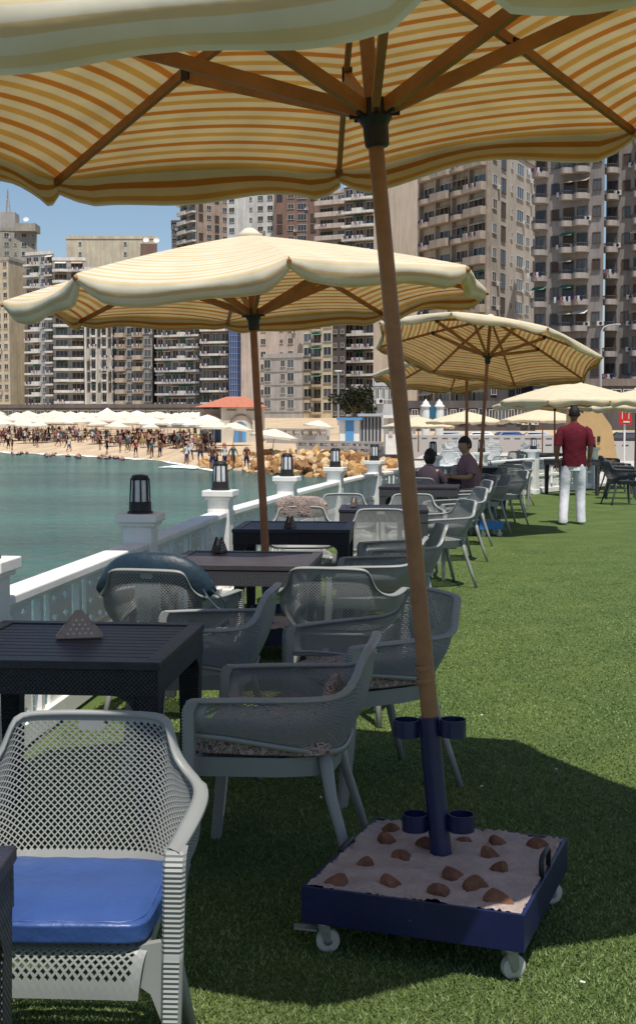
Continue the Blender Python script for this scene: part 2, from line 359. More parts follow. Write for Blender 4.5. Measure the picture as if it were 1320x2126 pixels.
# ------------------------------------------------------------------ umbrellas
def umbrella(label, X, D, hub, apex, Rr=1.5, off=0, lean=(0, 0), group='striped canvas parasols standing over the terrace', detail=1, zbase=.2, seed=0, val=.18, drop=.46, pole=POLEW, valamp=1, tilt=(0, 0), ribdz=None, psag=None):
    root = empty('parasol', (X, D, 0)); tag(root, label, 'parasol', group)
    M = Matrix.Rotation(lean[0], 4, 'Y')@Matrix.Rotation(lean[1], 4, 'X')     # lean about the foot
    M = Matrix.Translation((0, 0, zbase))@M@Matrix.Translation((0, 0, -zbase))
    T = Matrix.Translation((0, 0, apex))@Matrix.Rotation(tilt[0], 4, 'Y')@Matrix.Rotation(tilt[1], 4, 'X')@Matrix.Translation((0, 0, -apex)); MT = M@T
    ribdz = ribdz or [0]*8; psag = psag or [0]*8
    rnd = random.Random(seed); n = 8
    th = [R(off+45*k) for k in range(n)]
    def rib(k, r):
        return Vector((math.cos(th[k % n])*Rr*r, math.sin(th[k % n])*Rr*r, apex-drop*(.82*r+.18*r*r)+ribdz[k % n]*r*r))
    prof = [(0, 0), (.018, -.016), (.028, -.042), (.030, -.076), (.021, -.108), (.008, -.136), (-.008, -val+.01)]
    wob = [[rnd.uniform(-1, 1) for _ in range(6)] for _ in range(n)]
    nr, ns, nvp = 12, 18, len(prof)+1
    cb = MB(); uvs = []
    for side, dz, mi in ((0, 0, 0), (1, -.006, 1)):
        for k in range(n):
            mid = (th[k]+R(22.5)); nd = Vector((math.cos(mid), math.sin(mid), 0))
            def pt(i, j):
                s = i/ns; b = 4*s*(1-s)
                if j <= nr:
                    r = .03+.97*j/nr; p = rib(k, r)*(1-s)+rib(k+1, r)*s
                    p = p+Vector((0, 0, (.040-psag[k])*b*r*r))-nd*(.05*b*r**3)
                    v = r*Rr*math.cos(R(22.5))
                else:
                    q = j-nr-1 if j > nr else 0; o, z = prof[q]; p = rib(k, 1)*(1-s)+rib(k+1, 1)*s
                    p = p+Vector((0, 0, (.040-psag[k])*b))-nd*(.05*b)
                    bu = valamp*(.75+.5*b+.35*wob[k][0]*math.sin(s*6.3+wob[k][1]*3)+.3*math.sin(s*15+wob[k][2]*3)*(q/6)+.22*math.sin(s*31+wob[k][5]*5)*(q/6)**2)
                    ct = .5+.5*min(1, b*3)
                    p = p+nd*(o*bu*ct)+Vector((0, 0, z*(.86+.14*wob[k][3]+.12*math.sin(s*9+wob[k][4]*4))*ct))
                    v = Rr*math.cos(R(22.5))+(q*.033)
                if side and j > nr: p = p-nd*.006+Vector((0, 0, .006+(.006 if q > 2 else 0)))
                return MT@(p+Vector((0, 0, dz))), (s, v)
            base = len(cb.v)
            for j in range(nr+nvp):
                for i in range(ns+1):
                    p, u = pt(i, j); cb.v.append(tuple(p)); uvs.append(u)
            for j in range(nr+nvp-1):
                for i in range(ns):
                    if j == nr: continue
                    a = base+j*(ns+1)+i
                    for f in ([a, a+ns+1, a+ns+2], [a, a+ns+2, a+1]):
                        cb.f.append(f[::-1] if side else f); cb.m.append(mi)
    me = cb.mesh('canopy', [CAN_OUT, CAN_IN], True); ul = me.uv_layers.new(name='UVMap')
    idx = np.zeros(len(me.loops), np.int32); me.loops.foreach_get('vertex_index', idx)
    ul.data.foreach_set('uv', np.array(uvs, np.float32)[idx].reshape(-1))
    c = link('canopy', me, root)
    cap = MB(); cap.lathe([(.001, .045), (.03, .04), (.06, .015), (.085, -.005), (.08, -.014)][::-1], (0, 0, apex), 14)
    cap.v = [tuple(MT@Vector(v)) for v in cap.v]; fixn(cap.build('canopy_cap', CAN_OUT, c, True)) if detail else None
    if not detail: bpy.data.objects.remove(bpy.data.objects['canopy_cap']) if False else None
    for k in range(n):
        rb = MB(); a, b = rib(k, .05)+Vector((0, 0, -.025)), rib(k, 1.0)+Vector((0, 0, -.025)); m_ = rib(k, .5)+Vector((0, 0, -.028))
        sc = 1 if detail else 1.1
        rb.bar(MT@a, MT@m_, .02*sc, .032*sc); rb.bar(MT@m_, MT@b, .02*sc, .032*sc, h2=.024)
        tip = MT@b; rb.sweep([tip+(MT@b-MT@m_).normalized()*q for q in (-.02, .03)], [.017, .012], 8)
        ro = rb.build('rib', WOOD, root)
        hb = Vector((math.cos(th[k])*.045, math.sin(th[k])*.045, hub+.01)); jt = rib(k, .5)+Vector((0, 0, -.05))
        st = MB(); st.bar(M@hb, MT@jt, .024*sc, .04*sc, mi=0)
        st.box(MT@jt+Vector((0, 0, .01)), (.035, .035, .045), th[k], 1)
        st.build('strut', [WOOD, BLACK], root)
    h = MB(); h.lathe([(.032, -.10), (.036, -.095), (.038, -.04), (.05, -.02), (.05, .035), (.034, .04)], (0, 0, hub), 16)
    for k in range(n):
        c1 = Vector((math.cos(th[k])*.05, math.sin(th[k])*.05, hub+.01)); h.box(c1, (.05, .012, .045), th[k])
    h.v = [tuple(M@Vector(v)) for v in h.v]; h.build('hub', BLACK, root)
    p = MB(); N_ = 12; z0, z1 = zbase+.02, apex-.01
    zs = [z0+(z1-z0)*i/N_ for i in range(N_+1)]
    p.sweep([M@Vector((.004*math.sin(z*2.1), 0, z)) for z in zs], [.027-.005*(i/N_) for i in range(N_+1)], 16)
    po = smooth_auto(p.build('pole', pole, root))
    return root, M, rib

# 1: the near one, over the stone-topped base
BX = G(915, 1770, .2)
lean1 = -math.atan2(BX.x-.115, 2.97-.2)
U1, M1, _ = umbrella('largest striped orange and cream parasol close overhead, pole rising from the stone topped navy base', BX.x, BX.y, 2.44, 2.97, 1.56, 2.5, (lean1, R(0)), zbase=.2, seed=4, pole=BAMBOO, val=.17, valamp=1.25, tilt=(0, R(3)), ribdz=[0, 0, 0, 0, .05, .09, 0, 0], psag=[0, 0, 0, 0, .02, .085, .03, 0])
# bamboo joint rings on the pole
for z in (.735, .775):
    nd_ = MB(); nd_.sweep([M1@Vector((0, 0, z-.008)), M1@Vector((0, 0, z)), M1@Vector((0, 0, z+.008))], [.0275, .030, .0275], 16, caps=False)
    nd_.build('pole_joint', BAMBOO, U1, True)

D2 = 8.45
U2, M2, _ = umbrella('striped cream parasol with a bellied edge, its pole standing behind the wicker table', xat(556, D2), D2, 2.21, 2.72, 1.55, 10, (R(-2.6), R(0)), seed=11, drop=.38, val=.16, valamp=1.4, tilt=(0, R(-1.5)), psag=[0, 0, 0, 0, .09, .11, .03, 0])
U3, M3, _ = umbrella('striped parasol beyond the man-sized gap, leaning right over the lit row of chairs', xat(990, 17.6), 17.6, 2.40, 2.92, 1.55, 20, (R(3.5), R(0)), seed=21, detail=1, tilt=(R(6), R(-12)), val=.12)
U4, _, _ = umbrella('striped parasol half hidden behind the leaning one, pole next to the seated pair', xat(968, 20.5), 20.5, 2.30, 2.75, 1.5, 5, (R(0), R(0)), seed=33, tilt=(R(-2), R(-8)), val=.12)
for lab, px, D, ya, seed in (
    ('cream parasol above the head of the man in maroon', 1185, 29.5, 790, 41),
    ('lower cream parasol left behind the one over the walking man', 1150, 35, 806, 42),
    ('small pale parasol seen between pole and walking man', 1125, 52, 848, 43),
    ('cream parasol at the right end beyond the walking man', 1318, 33, 808, 44),
    ('pale parasol right of the twin white turrets', 965, 56, 853, 45),
    ('pale parasol left of the twin white turrets', 868, 60, 864, 46)):
    za = zat(ya, D)
    umbrella(lab, xat(px, D), D, za-.5, za, 1.7, seed*7, (0, 0), detail=1, seed=seed, zbase=.1)

# base trolley of umbrella 1
c4 = [G(622, 1846, .2), G(1090, 1900, .2), G(1176, 1745, .2), G(781, 1696, .2)]
bc = sum(c4, Vector())/4; ex = ((c4[1]-c4[0])+(c4[2]-c4[3])); rot = math.atan2(ex.y, ex.x)
W_, H_ = ((c4[1]-c4[0]).length+(c4[2]-c4[3]).length)/2, ((c4[3]-c4[0]).length+(c4[2]-c4[1]).length)/2
print('BASE', bc, W_, H_, math.degrees(rot), 'pole', BX)
def base_trolley(par, loc, rz, W, H, stones, paint=NAVY):
    z0, z1 = .098, .203
    b = MB()
    t = .012
    b.box((0, -H/2+t/2, (z0+z1)/2), (W, t, z1-z0)); b.box((0, H/2-t/2, (z0+z1)/2), (W, t, z1-z0))
    b.box((-W/2+t/2, 0, (z0+z1)/2), (t, H-2*t, z1-z0)); b.box((W/2-t/2, 0, (z0+z1)/2), (t, H-2*t, z1-z0)); b.box((0, 0, z0+.006), (W-2*t, H-2*t, .01))
    root = b.build('base', paint, par, bevel=.002); root.location = (loc.x-par.location.x, loc.y-par.location.y, 0); root.rotation_euler[2] = rz
    rnd = random.Random(5); c = MB()
    nn = 64; ww, hh = W-2*t, H-2*t
    def cf(u, v):
        e = min(u, 1-u, v, 1-v); return (-ww/2+ww*u, -hh/2+hh*v, z1-.006+.003*math.sin(u*23+v*11)+.003*math.sin(v*31-u*7)+(.003*rnd.random() if e > .03 else .010*rnd.random()))
    c.grid(cf, nn, nn); c.build('cement_fill', CEMENT, root, True)
    for x in (-1, 1):
        for y in (-1, 1):
            ct = MB(); cx_, cy_ = x*(W/2-.05), y*(H/2-.05)
            a = -rz+(0.35 if x > 0 else .05); dx, dy = math.cos(a), math.sin(a)
            ct.box((cx_, cy_, z0-.004), (.06, .06, .006)); ct.tube((cx_, cy_, z0-.004), (cx_, cy_, z0-.022), .016, .018, 12)
            for s in (-1, 1):
                ct.bar((cx_-dy*.018*s, cy_+dx*.018*s, z0-.02), (cx_-dy*.018*s+dx*.012, cy_+dx*.018*s+dy*.012, .034), .003, .034, up=(dx, dy, 0), w2=.003, h2=.018)
            ct.bar((cx_-dy*.019, cy_+dx*.019, z0-.02), (cx_+dy*.019, cy_-dx*.019, z0-.02), .034, .004)
            if x < 0 and y < 0: ct.bar((cx_-dx*.02, cy_-dy*.02, z0-.03), (cx_-dx*.085, cy_-dy*.085, z0-.022), .035, .005)
            co_ = root; ct.build('caster', STEEL, root)
            wh = MB(); wx, wy = cx_+dx*.012, cy_+dy*.012; ax = Vector((-dy, dx, 0))
            cc = Vector((wx, wy, .034))
            wh.sweep([cc-ax*.012, cc-ax*.009, cc+ax*.009, cc+ax*.012], [.029, .034, .034, .029], 24)
            wh.sweep([cc-ax*.0155, cc-ax*.012], [.006, .014], 12, mi=1); wh.sweep([cc+ax*.012, cc+ax*.0155], [.014, .006], 12, mi=1)
            smooth_auto(wh.build('wheel', [RUBBER, STEEL], co_))
    for x in (-1, 1):
        hnd = MB(); hx = x*(W/2-.012); yy = .02
        hh = 1 if x > 0 else .22; hnd.sweep([(hx, yy-.055, z1), (hx, yy-.055, z1+.045*hh), (hx, yy-.04, z1+.055*hh), (hx, yy+.04, z1+.055*hh), (hx, yy+.055, z1+.045*hh), (hx, yy+.055, z1)], .008, 8)
        hnd.build('handle', BLACK, root, True)
    inv = Matrix.Rotation(-rz, 3, 'Z')
    for i, (px, py, w_, h_) in enumerate(stones):
        g = G(px, py+h_*.2, z1); q = inv@(g-Vector((loc.x, loc.y, 0))); s = MB(); D = g.y; rr = w_/2/F*D
        hh_ = h_/F*D*.75
        rn = random.Random(i*7+1)
        ph = [rn.uniform(-.14, .14) for _ in range(12)]
        def sf(u, v):
            a = u*2*math.pi; e = v*math.pi/2
            r = rr*math.cos(e)**.8*(1+.12*math.sin(2*a+ph[0]*20)+.1*math.sin(3*a+ph[1]*20)+.06*math.sin(5*a+v*4))
            jg = 1+.10*math.sin(4*a+i*2.1)*(1-v)+.07*math.sin(7*a+i)
            return (q.x+r*jg*math.cos(a)+ph[2]*rr*v*4, q.y+r*jg*.8*math.sin(a)+ph[3]*rr*v*3, z1-.008+(hh_+.008)*(v*(1.25-.25*v))*(1+.18*math.sin(3*a+i*1.7)*(1-v)))
        s.grid(sf, 14, 6); s.build('stone', STONE, root)
    return root
ST = [(810, 1716, 42, 16), (803, 1740, 40, 24), (880, 1748, 40, 26), (838, 1775, 48, 14), (757, 1790, 34, 28), (695, 1826, 55, 22), (810, 1828, 50, 26), (962, 1742, 36, 12),
      (1035, 1746, 38, 22), (1115, 1750, 46, 20), (1016, 1770, 42, 22), (1036, 1798, 36, 20), (938, 1812, 50, 18), (984, 1834, 58, 34), (912, 1846, 48, 26), (1035, 1864, 54, 30)]
B1 = base_trolley(U1, bc, rot, W_, H_, ST)
def cup_tube(par, M):
    X, Y = 0, 0
    t = MB(); a, b = M@Vector((0, 0, .195)), M@Vector((0, 0, .625)); ax = (b-a).normalized()
    t.sweep([a, a+ax*.004, b-ax*.003, b], [.034, .033, .032, .029], 20); root = smooth_auto(t.build('pole_sleeve', NAVY, par))
    for z in (.295, .59):
        for s in (-1, 1):
            c = M@Vector((0, 0, z)); dd = Vector((math.cos(R(-12)), math.sin(R(-12)), 0))*s
            k = c+dd*.071+Vector((0, 0, .004*s)); r = MB(); n = 24
            vs = []
            for zz in (-.026, .026):
                for rr in (.040, .037):
                    for j in range(n): an = 2*math.pi*j/n; vs.append(k+Vector((rr*math.cos(an), rr*math.sin(an), zz)))
            fs = []
            for j in range(n):
                j2 = (j+1) % n
                fs += [(j, j2, 2*n+j2, 2*n+j), (n+j2, n+j, 3*n+j, 3*n+j2), (2*n+j, 2*n+j2, 3*n+j2, 3*n+j), (j2, j, n+j, n+j2)]
            r.add(vs, fs); r.box(c+dd*.032, (.012, .02, .03), R(-12)); r.build('ring_holder', NAVY, root)
    return root
cup_tube(U1, M1); cup_tube(U2, M2)
base_trolley(U2, Vector((U2.location.x, D2, 0)), .1, .55, .55, []); base_trolley(U3, Vector((xat(1014, 17.3), 17.3, 0)), .1, .32, .40, [], mat('bright_blue_paint', (.03, .16, .42), .5))

# ------------------------------------------------------------------ armchairs
def cspline(P, s):
    # P: list of (s, (x,y,z)); smooth interpolation
    xs = [p[0] for p in P]; i = max(0, min(len(xs)-2, int(np.searchsorted(xs, s)-1)))
    def tan(k):
        a, b = max(0, k-1), min(len(xs)-1, k+1); return (Vector(P[b][1])-Vector(P[a][1]))/(xs[b]-xs[a])
    h = xs[i+1]-xs[i]; t = (s-xs[i])/h; p0, p1 = Vector(P[i][1]), Vector(P[i+1][1]); m0, m1 = tan(i)*h, tan(i+1)*h
    if i == 0 and xs[0] == 0: m0 = Vector((m0.x, 0, 0))
    return p0*(2*t**3-3*t*t+1)+m0*(t**3-2*t*t+t)+p1*(-2*t**3+3*t*t)+m1*(t**3-t*t)
TOP = [(0, (0, .305, .797)), (.14, (.10, .302, .796)), (.24, (.165, .297, .791)), (.28, (.188, .289, .778)), (.33, (.202, .273, .742)), (.38, (.217, .258, .702)), (.43, (.243, .238, .672)), (.49, (.270, .20, .656)), (.57, (.287, .13, .650)), (.68, (.293, .04, .647)), (.85, (.290, -.12, .642)), (1, (.284, -.245, .635))]
BOT = [(0, (0, .215, .455)), (.14, (.08, .213, .455)), (.24, (.14, .203, .456)), (.33, (.185, .172, .46)), (.40, (.214, .13, .466)), (.49, (.238, .08, .478)), (.57, (.252, .02, .490)), (.68, (.262, -.05, .503)), (.85, (.268, -.15, .518)), (1, (.268, -.235, .525))]
def shell(u, v):
    s = abs(u); a, b = cspline(BOT, s), cspline(TOP, s); bow = .030*math.sin(math.pi*v)
    p = a*(1-v)+b*v
    n = Vector((p.x, p.y+.05, 0)); n.normalize() if n.length > 0 else None
    p = p+n*bow
    if u < 0: p.x = -p.x
    return p
def lattice(mb, fn, nu, nv, hf, th=.005):
    P = [[fn(i/nu, j/nv) for j in range(nv+1)] for i in range(nu+1)]
    Nn = [[None]*(nv+1) for _ in range(nu+1)]
    for i in range(nu+1):
        for j in range(nv+1):
            a = P[min(nu, i+1)][j]-P[max(0, i-1)][j]; b = P[i][min(nv, j+1)]-P[i][max(0, j-1)]
            nn = a.cross(b); Nn[i][j] = nn.normalized()*(th/2) if nn.length > 1e-9 else Vector((0, 0, th/2))
    for i in range(nu+1):
        for j in range(nv+1):
            if (i+j) % 2 == 0: continue
            cs = [(i-1, j), (i, j-1), (i+1, j), (i, j+1)]
            cs = [c for c in cs if 0 <= c[0] <= nu and 0 <= c[1] <= nv]
            h = hf(i/nu, j/nv)
            c = P[i][j]; n = Nn[i][j]
            if len(cs) == 4 and h > 0:
                o = [P[a][b] for a, b in cs]; k = [c+(q-c)*h for q in o]; on = [Nn[a][b] for a, b in cs]
                vs = [q+m for q, m in zip(o, on)]+[q+n for q in k]+[q-m for q, m in zip(o, on)]+[q-n for q in k]
                fs = []
                for x in range(4):
                    y = (x+1) % 4
                    fs += [(x, y, 4+y, 4+x), (8+y, 8+x, 12+x, 12+y), (4+x, 4+y, 12+y, 12+x)]
                mb.add(vs, fs)
            else:
                q4 = [P[a][b] for a, b in cs]+([] if len(cs) == 4 else [c]); n4 = [Nn[a][b] for a, b in cs]+([] if len(cs) == 4 else [n])
                if len(cs) == 3:
                    # order around the missing side
                    full = [(i-1, j), (i, j-1), (i+1, j), (i, j+1)]; q4 = []; n4 = []
                    for f_ in full:
                        if 0 <= f_[0] <= nu and 0 <= f_[1] <= nv: q4.append(P[f_[0]][f_[1]]); n4.append(Nn[f_[0]][f_[1]])
                        else: q4.append(c); n4.append(n)
                elif len(cs) < 3: continue
                m_ = len(q4); vs = [q+z for q, z in zip(q4, n4)]+[q-z for q, z in zip(q4, n4)]
                mb.add(vs, [tuple(range(m_)), tuple(range(2*m_-1, m_-1, -1))])
def chair_meshes(nu, nv, M, tagname):
    out = {}
    b = MB()
    def hf(u, v):
        if v < .05 or v > .93 or u < .035 or u > .965: return 0
        uu = (u-.5)*2
        if abs(uu) < .045 and v > .86: return 0
        return .75
    # spread the param so cells stay even
    lattice(b, lambda u, v: shell((u-.5)*2, v), nu, nv, hf, .005); out['shell'] = b.mesh('backrest', M)
    s = MB()
    def seat(u, v):
        x = (u-.5)*2
        if v < .78:
            t = v/.78; y = .20-.45*t; z = .435-.012*math.sin(math.pi*t)*(1-x*x); wd = np.interp(t, [0, .15, .4, 1], [.15, .2, .228, .243])
        else:
            t = (v-.78)/.22; y = -.25-.03*math.sin(t*math.pi/2); z = .433-.012*t-.085*t*t-.005; wd = .243-.018*t
        return Vector((x*float(wd), y, z))
    def hs(u, v):
        if u < .05 or u > .95 or v < .05 or v > .95 or .74 < v < .80: return 0
        return .66
    lattice(s, seat, nu//3, nv+8, hs, .006); 
    sk = [(-.243, -.25), (-.236, -.1), (-.228, .03), (-.2, .13), (-.15, .195), (0, .207), (.15, .195), (.2, .13), (.228, .03), (.236, -.1), (.243, -.25)]
    vs = []; 
    for x, y in sk: vs += [(x, y, .44), (x*.96, y*.96, .375), (x*.93, y*.93, .375), (x*.97, y*.97, .432)]
    fs = []
    for i in range(len(sk)-1):
        for k in range(4): a = i*4+k; c = i*4+(k+1) % 4; fs.append((a, c, c+4, a+4))
    s.add(vs, fs); out['seat'] = s.mesh('seat', M)
    # rim: flat lip around the top of back and arms
    r = MB(); K = 72; vs = []
    for i in range(K+1):
        u = -1+2*i/K; p = shell(u, 1); o = Vector((p.x, p.y+.06, 0)).normalized()
        wd = .030 if abs(u) > .5 else .022
        vs += [p-o*.006+Vector((0, 0, -.010)), p-o*.007+Vector((0, 0, .002)), p+o*.004+Vector((0, 0, .006)), p+o*wd+Vector((0, 0, .002)), p+o*(wd+.003)+Vector((0, 0, -.006)), p+o*(wd-.004)+Vector((0, 0, -.009)), p+o*.006+Vector((0, 0, -.006))]
    n = 7; fs = [(i*n+k, i*n+(k+1) % n, (i+1)*n+(k+1) % n, (i+1)*n+k) for i in range(K) for k in range(n)]
    r.add(vs, fs)
    # belt around the base of the shell
    vs = []
    for i in range(K+1):
        u = -1+2*i/K; p = shell(u, .03); o = Vector((p.x, p.y+.06, 0)).normalized(); q = shell(u, 0)
        vs += [p+o*.004, p+o*.014+Vector((0, 0, -.004)), q+o*.014+Vector((0, 0, -.014)), q+o*.002+Vector((0, 0, -.016))]
    fs = [(i*4+k, i*4+(k+1) % 4, (i+1)*4+(k+1) % 4, (i+1)*4+k) for i in range(K) for k in range(4)]
    r.add(vs, fs)
    me = r.mesh('rim', M, True); out['rim'] = me
    for sx in (-1, 1):
        f = MB(); top = Vector((sx*.300, -.255, .637)); foot = Vector((sx*.285, -.290, 0))
        m = 122; ring = []
        for i in range(m+1):
            t = i/m; p = foot.lerp(top, t); p.y += .012*math.sin(t*math.pi)*.9
            if t > .93: q = (t-.93)/.07; p.y += .018*q*q
            rib_ = .0016*(1 if i % 2 else -1) if t > .12 else 0
            wd = .017+.007*t+abs(rib_)*.0; th = .014+.006*t
            if t < .66: th += .004
            ring.append((p+Vector((0, -rib_, 0)), wd, th))
        vs = []
        for p, wd, th in ring:
            vs += [p+Vector((-wd, -th*.55, 0)), p+Vector((-wd*.75, -th, 0)), p+Vector((wd*.75, -th, 0)), p+Vector((wd, -th*.55, 0)), p+Vector((wd*.9, th, 0)), p+Vector((-wd*.9, th, 0))]
        fs = [(i*6+k, i*6+(k+1) % 6, (i+1)*6+(k+1) % 6, (i+1)*6+k) for i in range(m) for k in range(6)]+[(5, 4, 3, 2, 1, 0), tuple(m*6+k for k in range(6))]
        f.add(vs, fs)
        # gusset from seat to leg
        gp = [(sx*.222, -.255, .435), (sx*.222, -.260, .352), (sx*.248, -.266, .338), (sx*.275, -.268, .27), (sx*.285, -.262, .45)]
        vs = gp+[(a, b_+.02, c) for a, b_, c in gp]; f.add(vs, [(0, 1, 2, 3, 4), (9, 8, 7, 6, 5)]+[(i, (i+1) % 5, 5+(i+1) % 5, 5+i) for i in range(5)])
        o = link('tmp', f.mesh('front_leg', M)); fixn(o); smooth_auto(o, 35); out['fleg%d' % sx] = o.data; bpy.data.objects.remove(o)
        g = MB(); a = Vector((sx*.185, .165, .445)); bq = Vector((sx*.250, .285, 0)); pts = [a, a.lerp(bq, .3)+Vector((sx*.004, -.012, 0)), a.lerp(bq, .65)+Vector((sx*.002, -.006, 0)), bq]
        g.sweep(pts, [.024, .021, .018, .015], 10, flat=.8); out['rleg%d' % sx] = g.mesh('rear_leg', M, True)
    return out
CM = chair_meshes(156, 42, PLASTIC, 'grey')
CD = {}
for k_, me_ in CM.items():
    d_ = me_.copy(); d_.materials.clear(); d_.materials.append(PLASTIC_D); CD[k_] = d_
CW = {}
PLW = mat('white_plastic', (.62, .64, .63), .4, .4)
for k_, me_ in CM.items():
    d_ = me_.copy(); d_.materials.clear(); d_.materials.append(PLW); CW[k_] = d_
def chair_root(meshes):
    root = empty('armchair')
    for nm, k in (('backrest', 'shell'), ('seat', 'seat'), ('rim', 'rim'), ('leg', 'fleg-1'), ('leg', 'fleg1'), ('leg', 'rleg-1'), ('leg', 'rleg1')):
        link(nm, meshes[k], root)
    return root
PROTO = {}
def chair(label, X, D, deg, dark=0, z=0, group='moulded plastic armchairs around the terrace tables', tilt=0):
    if dark not in PROTO: r = PROTO[dark] = chair_root([CM, CD, CW][dark])
    else: r = tree_copy(PROTO[dark])
    r.location = (X, D, z); r.rotation_euler = (tilt, 0, R(deg)); tag(r, label, 'armchair', group); return r
def seat_cushion(label, ch, m, d=(.41, .42, .055), nm='seat_cushion', local=(0, -.03, .465), puff=.15, noise=.0015, tilt=0):
    o = roundbox(nm, d, m, None, puff=puff, noise=noise, bev=.05)
    M = Matrix.Translation(ch.location)@ch.rotation_euler.to_matrix().to_4x4()
    o.location = M@Vector(local); o.rotation_euler = (tilt, 0, ch.rotation_euler[2]); tag(o, label, 'cushion'); return o

c1 = chair('grey perforated armchair in front at lower left with a shiny blue cushion', -.580, 2.89, -3)
seat_cushion('shiny royal blue vinyl cushion on the nearest grey armchair', c1, BLUEV, d=(.49, .41, .075), local=(0, -.075, .466), puff=.10, noise=.001)
cu = bpy.data.objects['seat_cushion']; sb_ = MB(); lp_ = []
for q in range(64):
    a = 2*math.pi*q/64; ca, sa = math.cos(a), math.sin(a); kk = 1/max(abs(ca)**8+abs(sa)**8, 1e-9)**(1/8)
    lp_.append((.233*ca*kk, .193*sa*kk, .022+.0012*math.sin(q*1.9)))
sb_.sweep(lp_, .0035, 6, closed=True); sb_.build('piping', BLUEV, cu, True)
c2 = chair('grey armchair with floral cushion seen side on, between the near chair and the stone base', -.12, 4.34, -97)
seat_cushion('floral cushion under the arm of the grey armchair beside the stone base', c2, FLORAL, d=(.485, .45, .085), local=(0, -.035, .474))
c3 = chair('grey armchair right behind the bamboo pole, its floral cushion half hidden by the pole', .23, 5.42, -64)
seat_cushion('floral cushion crossed by the bamboo pole', c3, FLORAL, d=(.485, .45, .08), local=(0, -.035, .472))
bk = seat_cushion('floral back cushion inside the side-on grey armchair', c2, FLORAL, d=(.32, .04, .15), local=(-.04, .165, .57), nm='back_cushion', tilt=0, puff=.08)
c4_ = chair('grey armchair seen from behind at the second table with dappled light through its mesh', .12, 6.7, 168)
cG = chair('grey armchair seen from behind carrying a navy padded cover on its back', -.765, 6.62, 166)
cF = chair('empty grey armchair turned left behind the right leg of the near dark table', -.50, 5.70, -96)
cH = chair('pale sunlit armchair with a floral pillow over its back, behind the dark third table', -.13, 10.75, 2)
cI = chair('pale sunlit armchair at the right behind the dark third table', .50, 10.45, -4)
chair('grey armchair turned left between the wicker table and the pole', .36, 8.1, -98)
chair('grey armchair turned left at the right side of the dark third table', .58, 9.2, -86)
chair('sunlit armchair at the left of the pair behind the fourth table', .27, 12.75, 3)
chair('sunlit armchair at the right of the pair behind the fourth table', .93, 12.7, -3)
chair('front sunlit armchair of the row along the lawn edge', 1.10, 11.95, -72)
chair('second sunlit armchair of the row along the lawn edge, legs splayed on the grass', 1.50, 14.2, -76)
chair('third sunlit armchair of the row, just before the blue base', 1.80, 16.0, -80)
chair('dark shaded armchair in front, right of the blue base', 2.28, 17.7, -80)
chair('dark shaded armchair behind, nearest the walking man', 2.75, 19.2, -76)
chair('shaded armchair near the seated pair facing the camera', 2.0, 20.4, -5)
chair('sunlit armchair left of the walking man with thin pale legs', 3.55, 23.6, -72)
chair('sunlit armchair behind the last one of the row, back turned to camera', 3.15, 25.2, 170)
chair('white armchair far back beside the terrace railing', 2.5, 26.5, 20, dark=2)
for i, (X, D, a) in enumerate([(5.55, 23.8, 100), (5.95, 25.6, 80), (4.75, 28.5, 200), (5.6, 29.2, 160), (6.3, 27.6, 90), (4.9, 31.5, 10), (6.9, 31.0, 80)]):
    chair(['black armchair at the right edge closest to the viewer', 'black armchair at the right edge behind the closest one', 'black armchair just right of the walking man back turned',
           'black armchair by the far dark table turned away', 'black armchair at far right facing left', 'black armchair facing the camera past the walking man', 'rearmost black armchair at far right'][i], X, D, a, dark=1)
wl = 0
for i in range(26):
    rnd = random.Random(i+50); D = 31+i*1.05+rnd.random(); X = xat(850+((i*97) % 300), D)
    if X < np.interp(D, [27.2, 29.4, 44], [5, 6.6, 14]) - 0: 
        continue
# far terrace: a separate platform with white furniture
plat = MB(); plat.prism([(1.2, 36), (60, 46), (60, 74), (6.2, 74)], -3, -.25)
plat.v = [tuple(v) for v in plat.v]
tag(fixn(plat.build('promenade', mat('pale_paving', (.5, .47, .42), .85, .1, var=.15, vscale=1.2))), kind='structure')
for i in range(34):
    rnd = random.Random(i+50); D = 40+(i % 9)*3.6+rnd.random()*2; px = 845+((i*83) % 330); X = xat(px, D)
    if X < 2.4+(D-36)*.13: continue
    wh_ = 'left of the far promenade' if px < 960 else ('in the middle of the far promenade' if px < 1070 else 'beside the walking man on the far promenade'); chair('white plastic chair '+wh_, X, D, rnd.uniform(0, 360), dark=2, z=-.25, group='white plastic chairs '+wh_)

for i, (lb, X, D, a) in enumerate([('grey armchair behind the seated pair by the railing', 2.55, 21.6, 20), ('grey armchair far back between two far tables', 3.3, 22.2, 170), ('grey armchair behind the last shaded chair, turned right', 2.9, 23.4, 95),
        ('sunlit armchair far back left of the walking man facing camera', 3.9, 27.0, 5), ('sunlit armchair far back left of the walking man, turned left', 4.2, 28.6, -80), ('grey armchair by the farthest bend of the railing', 5.0, 30.4, 40)]):
    chair(lb, X, D, a)
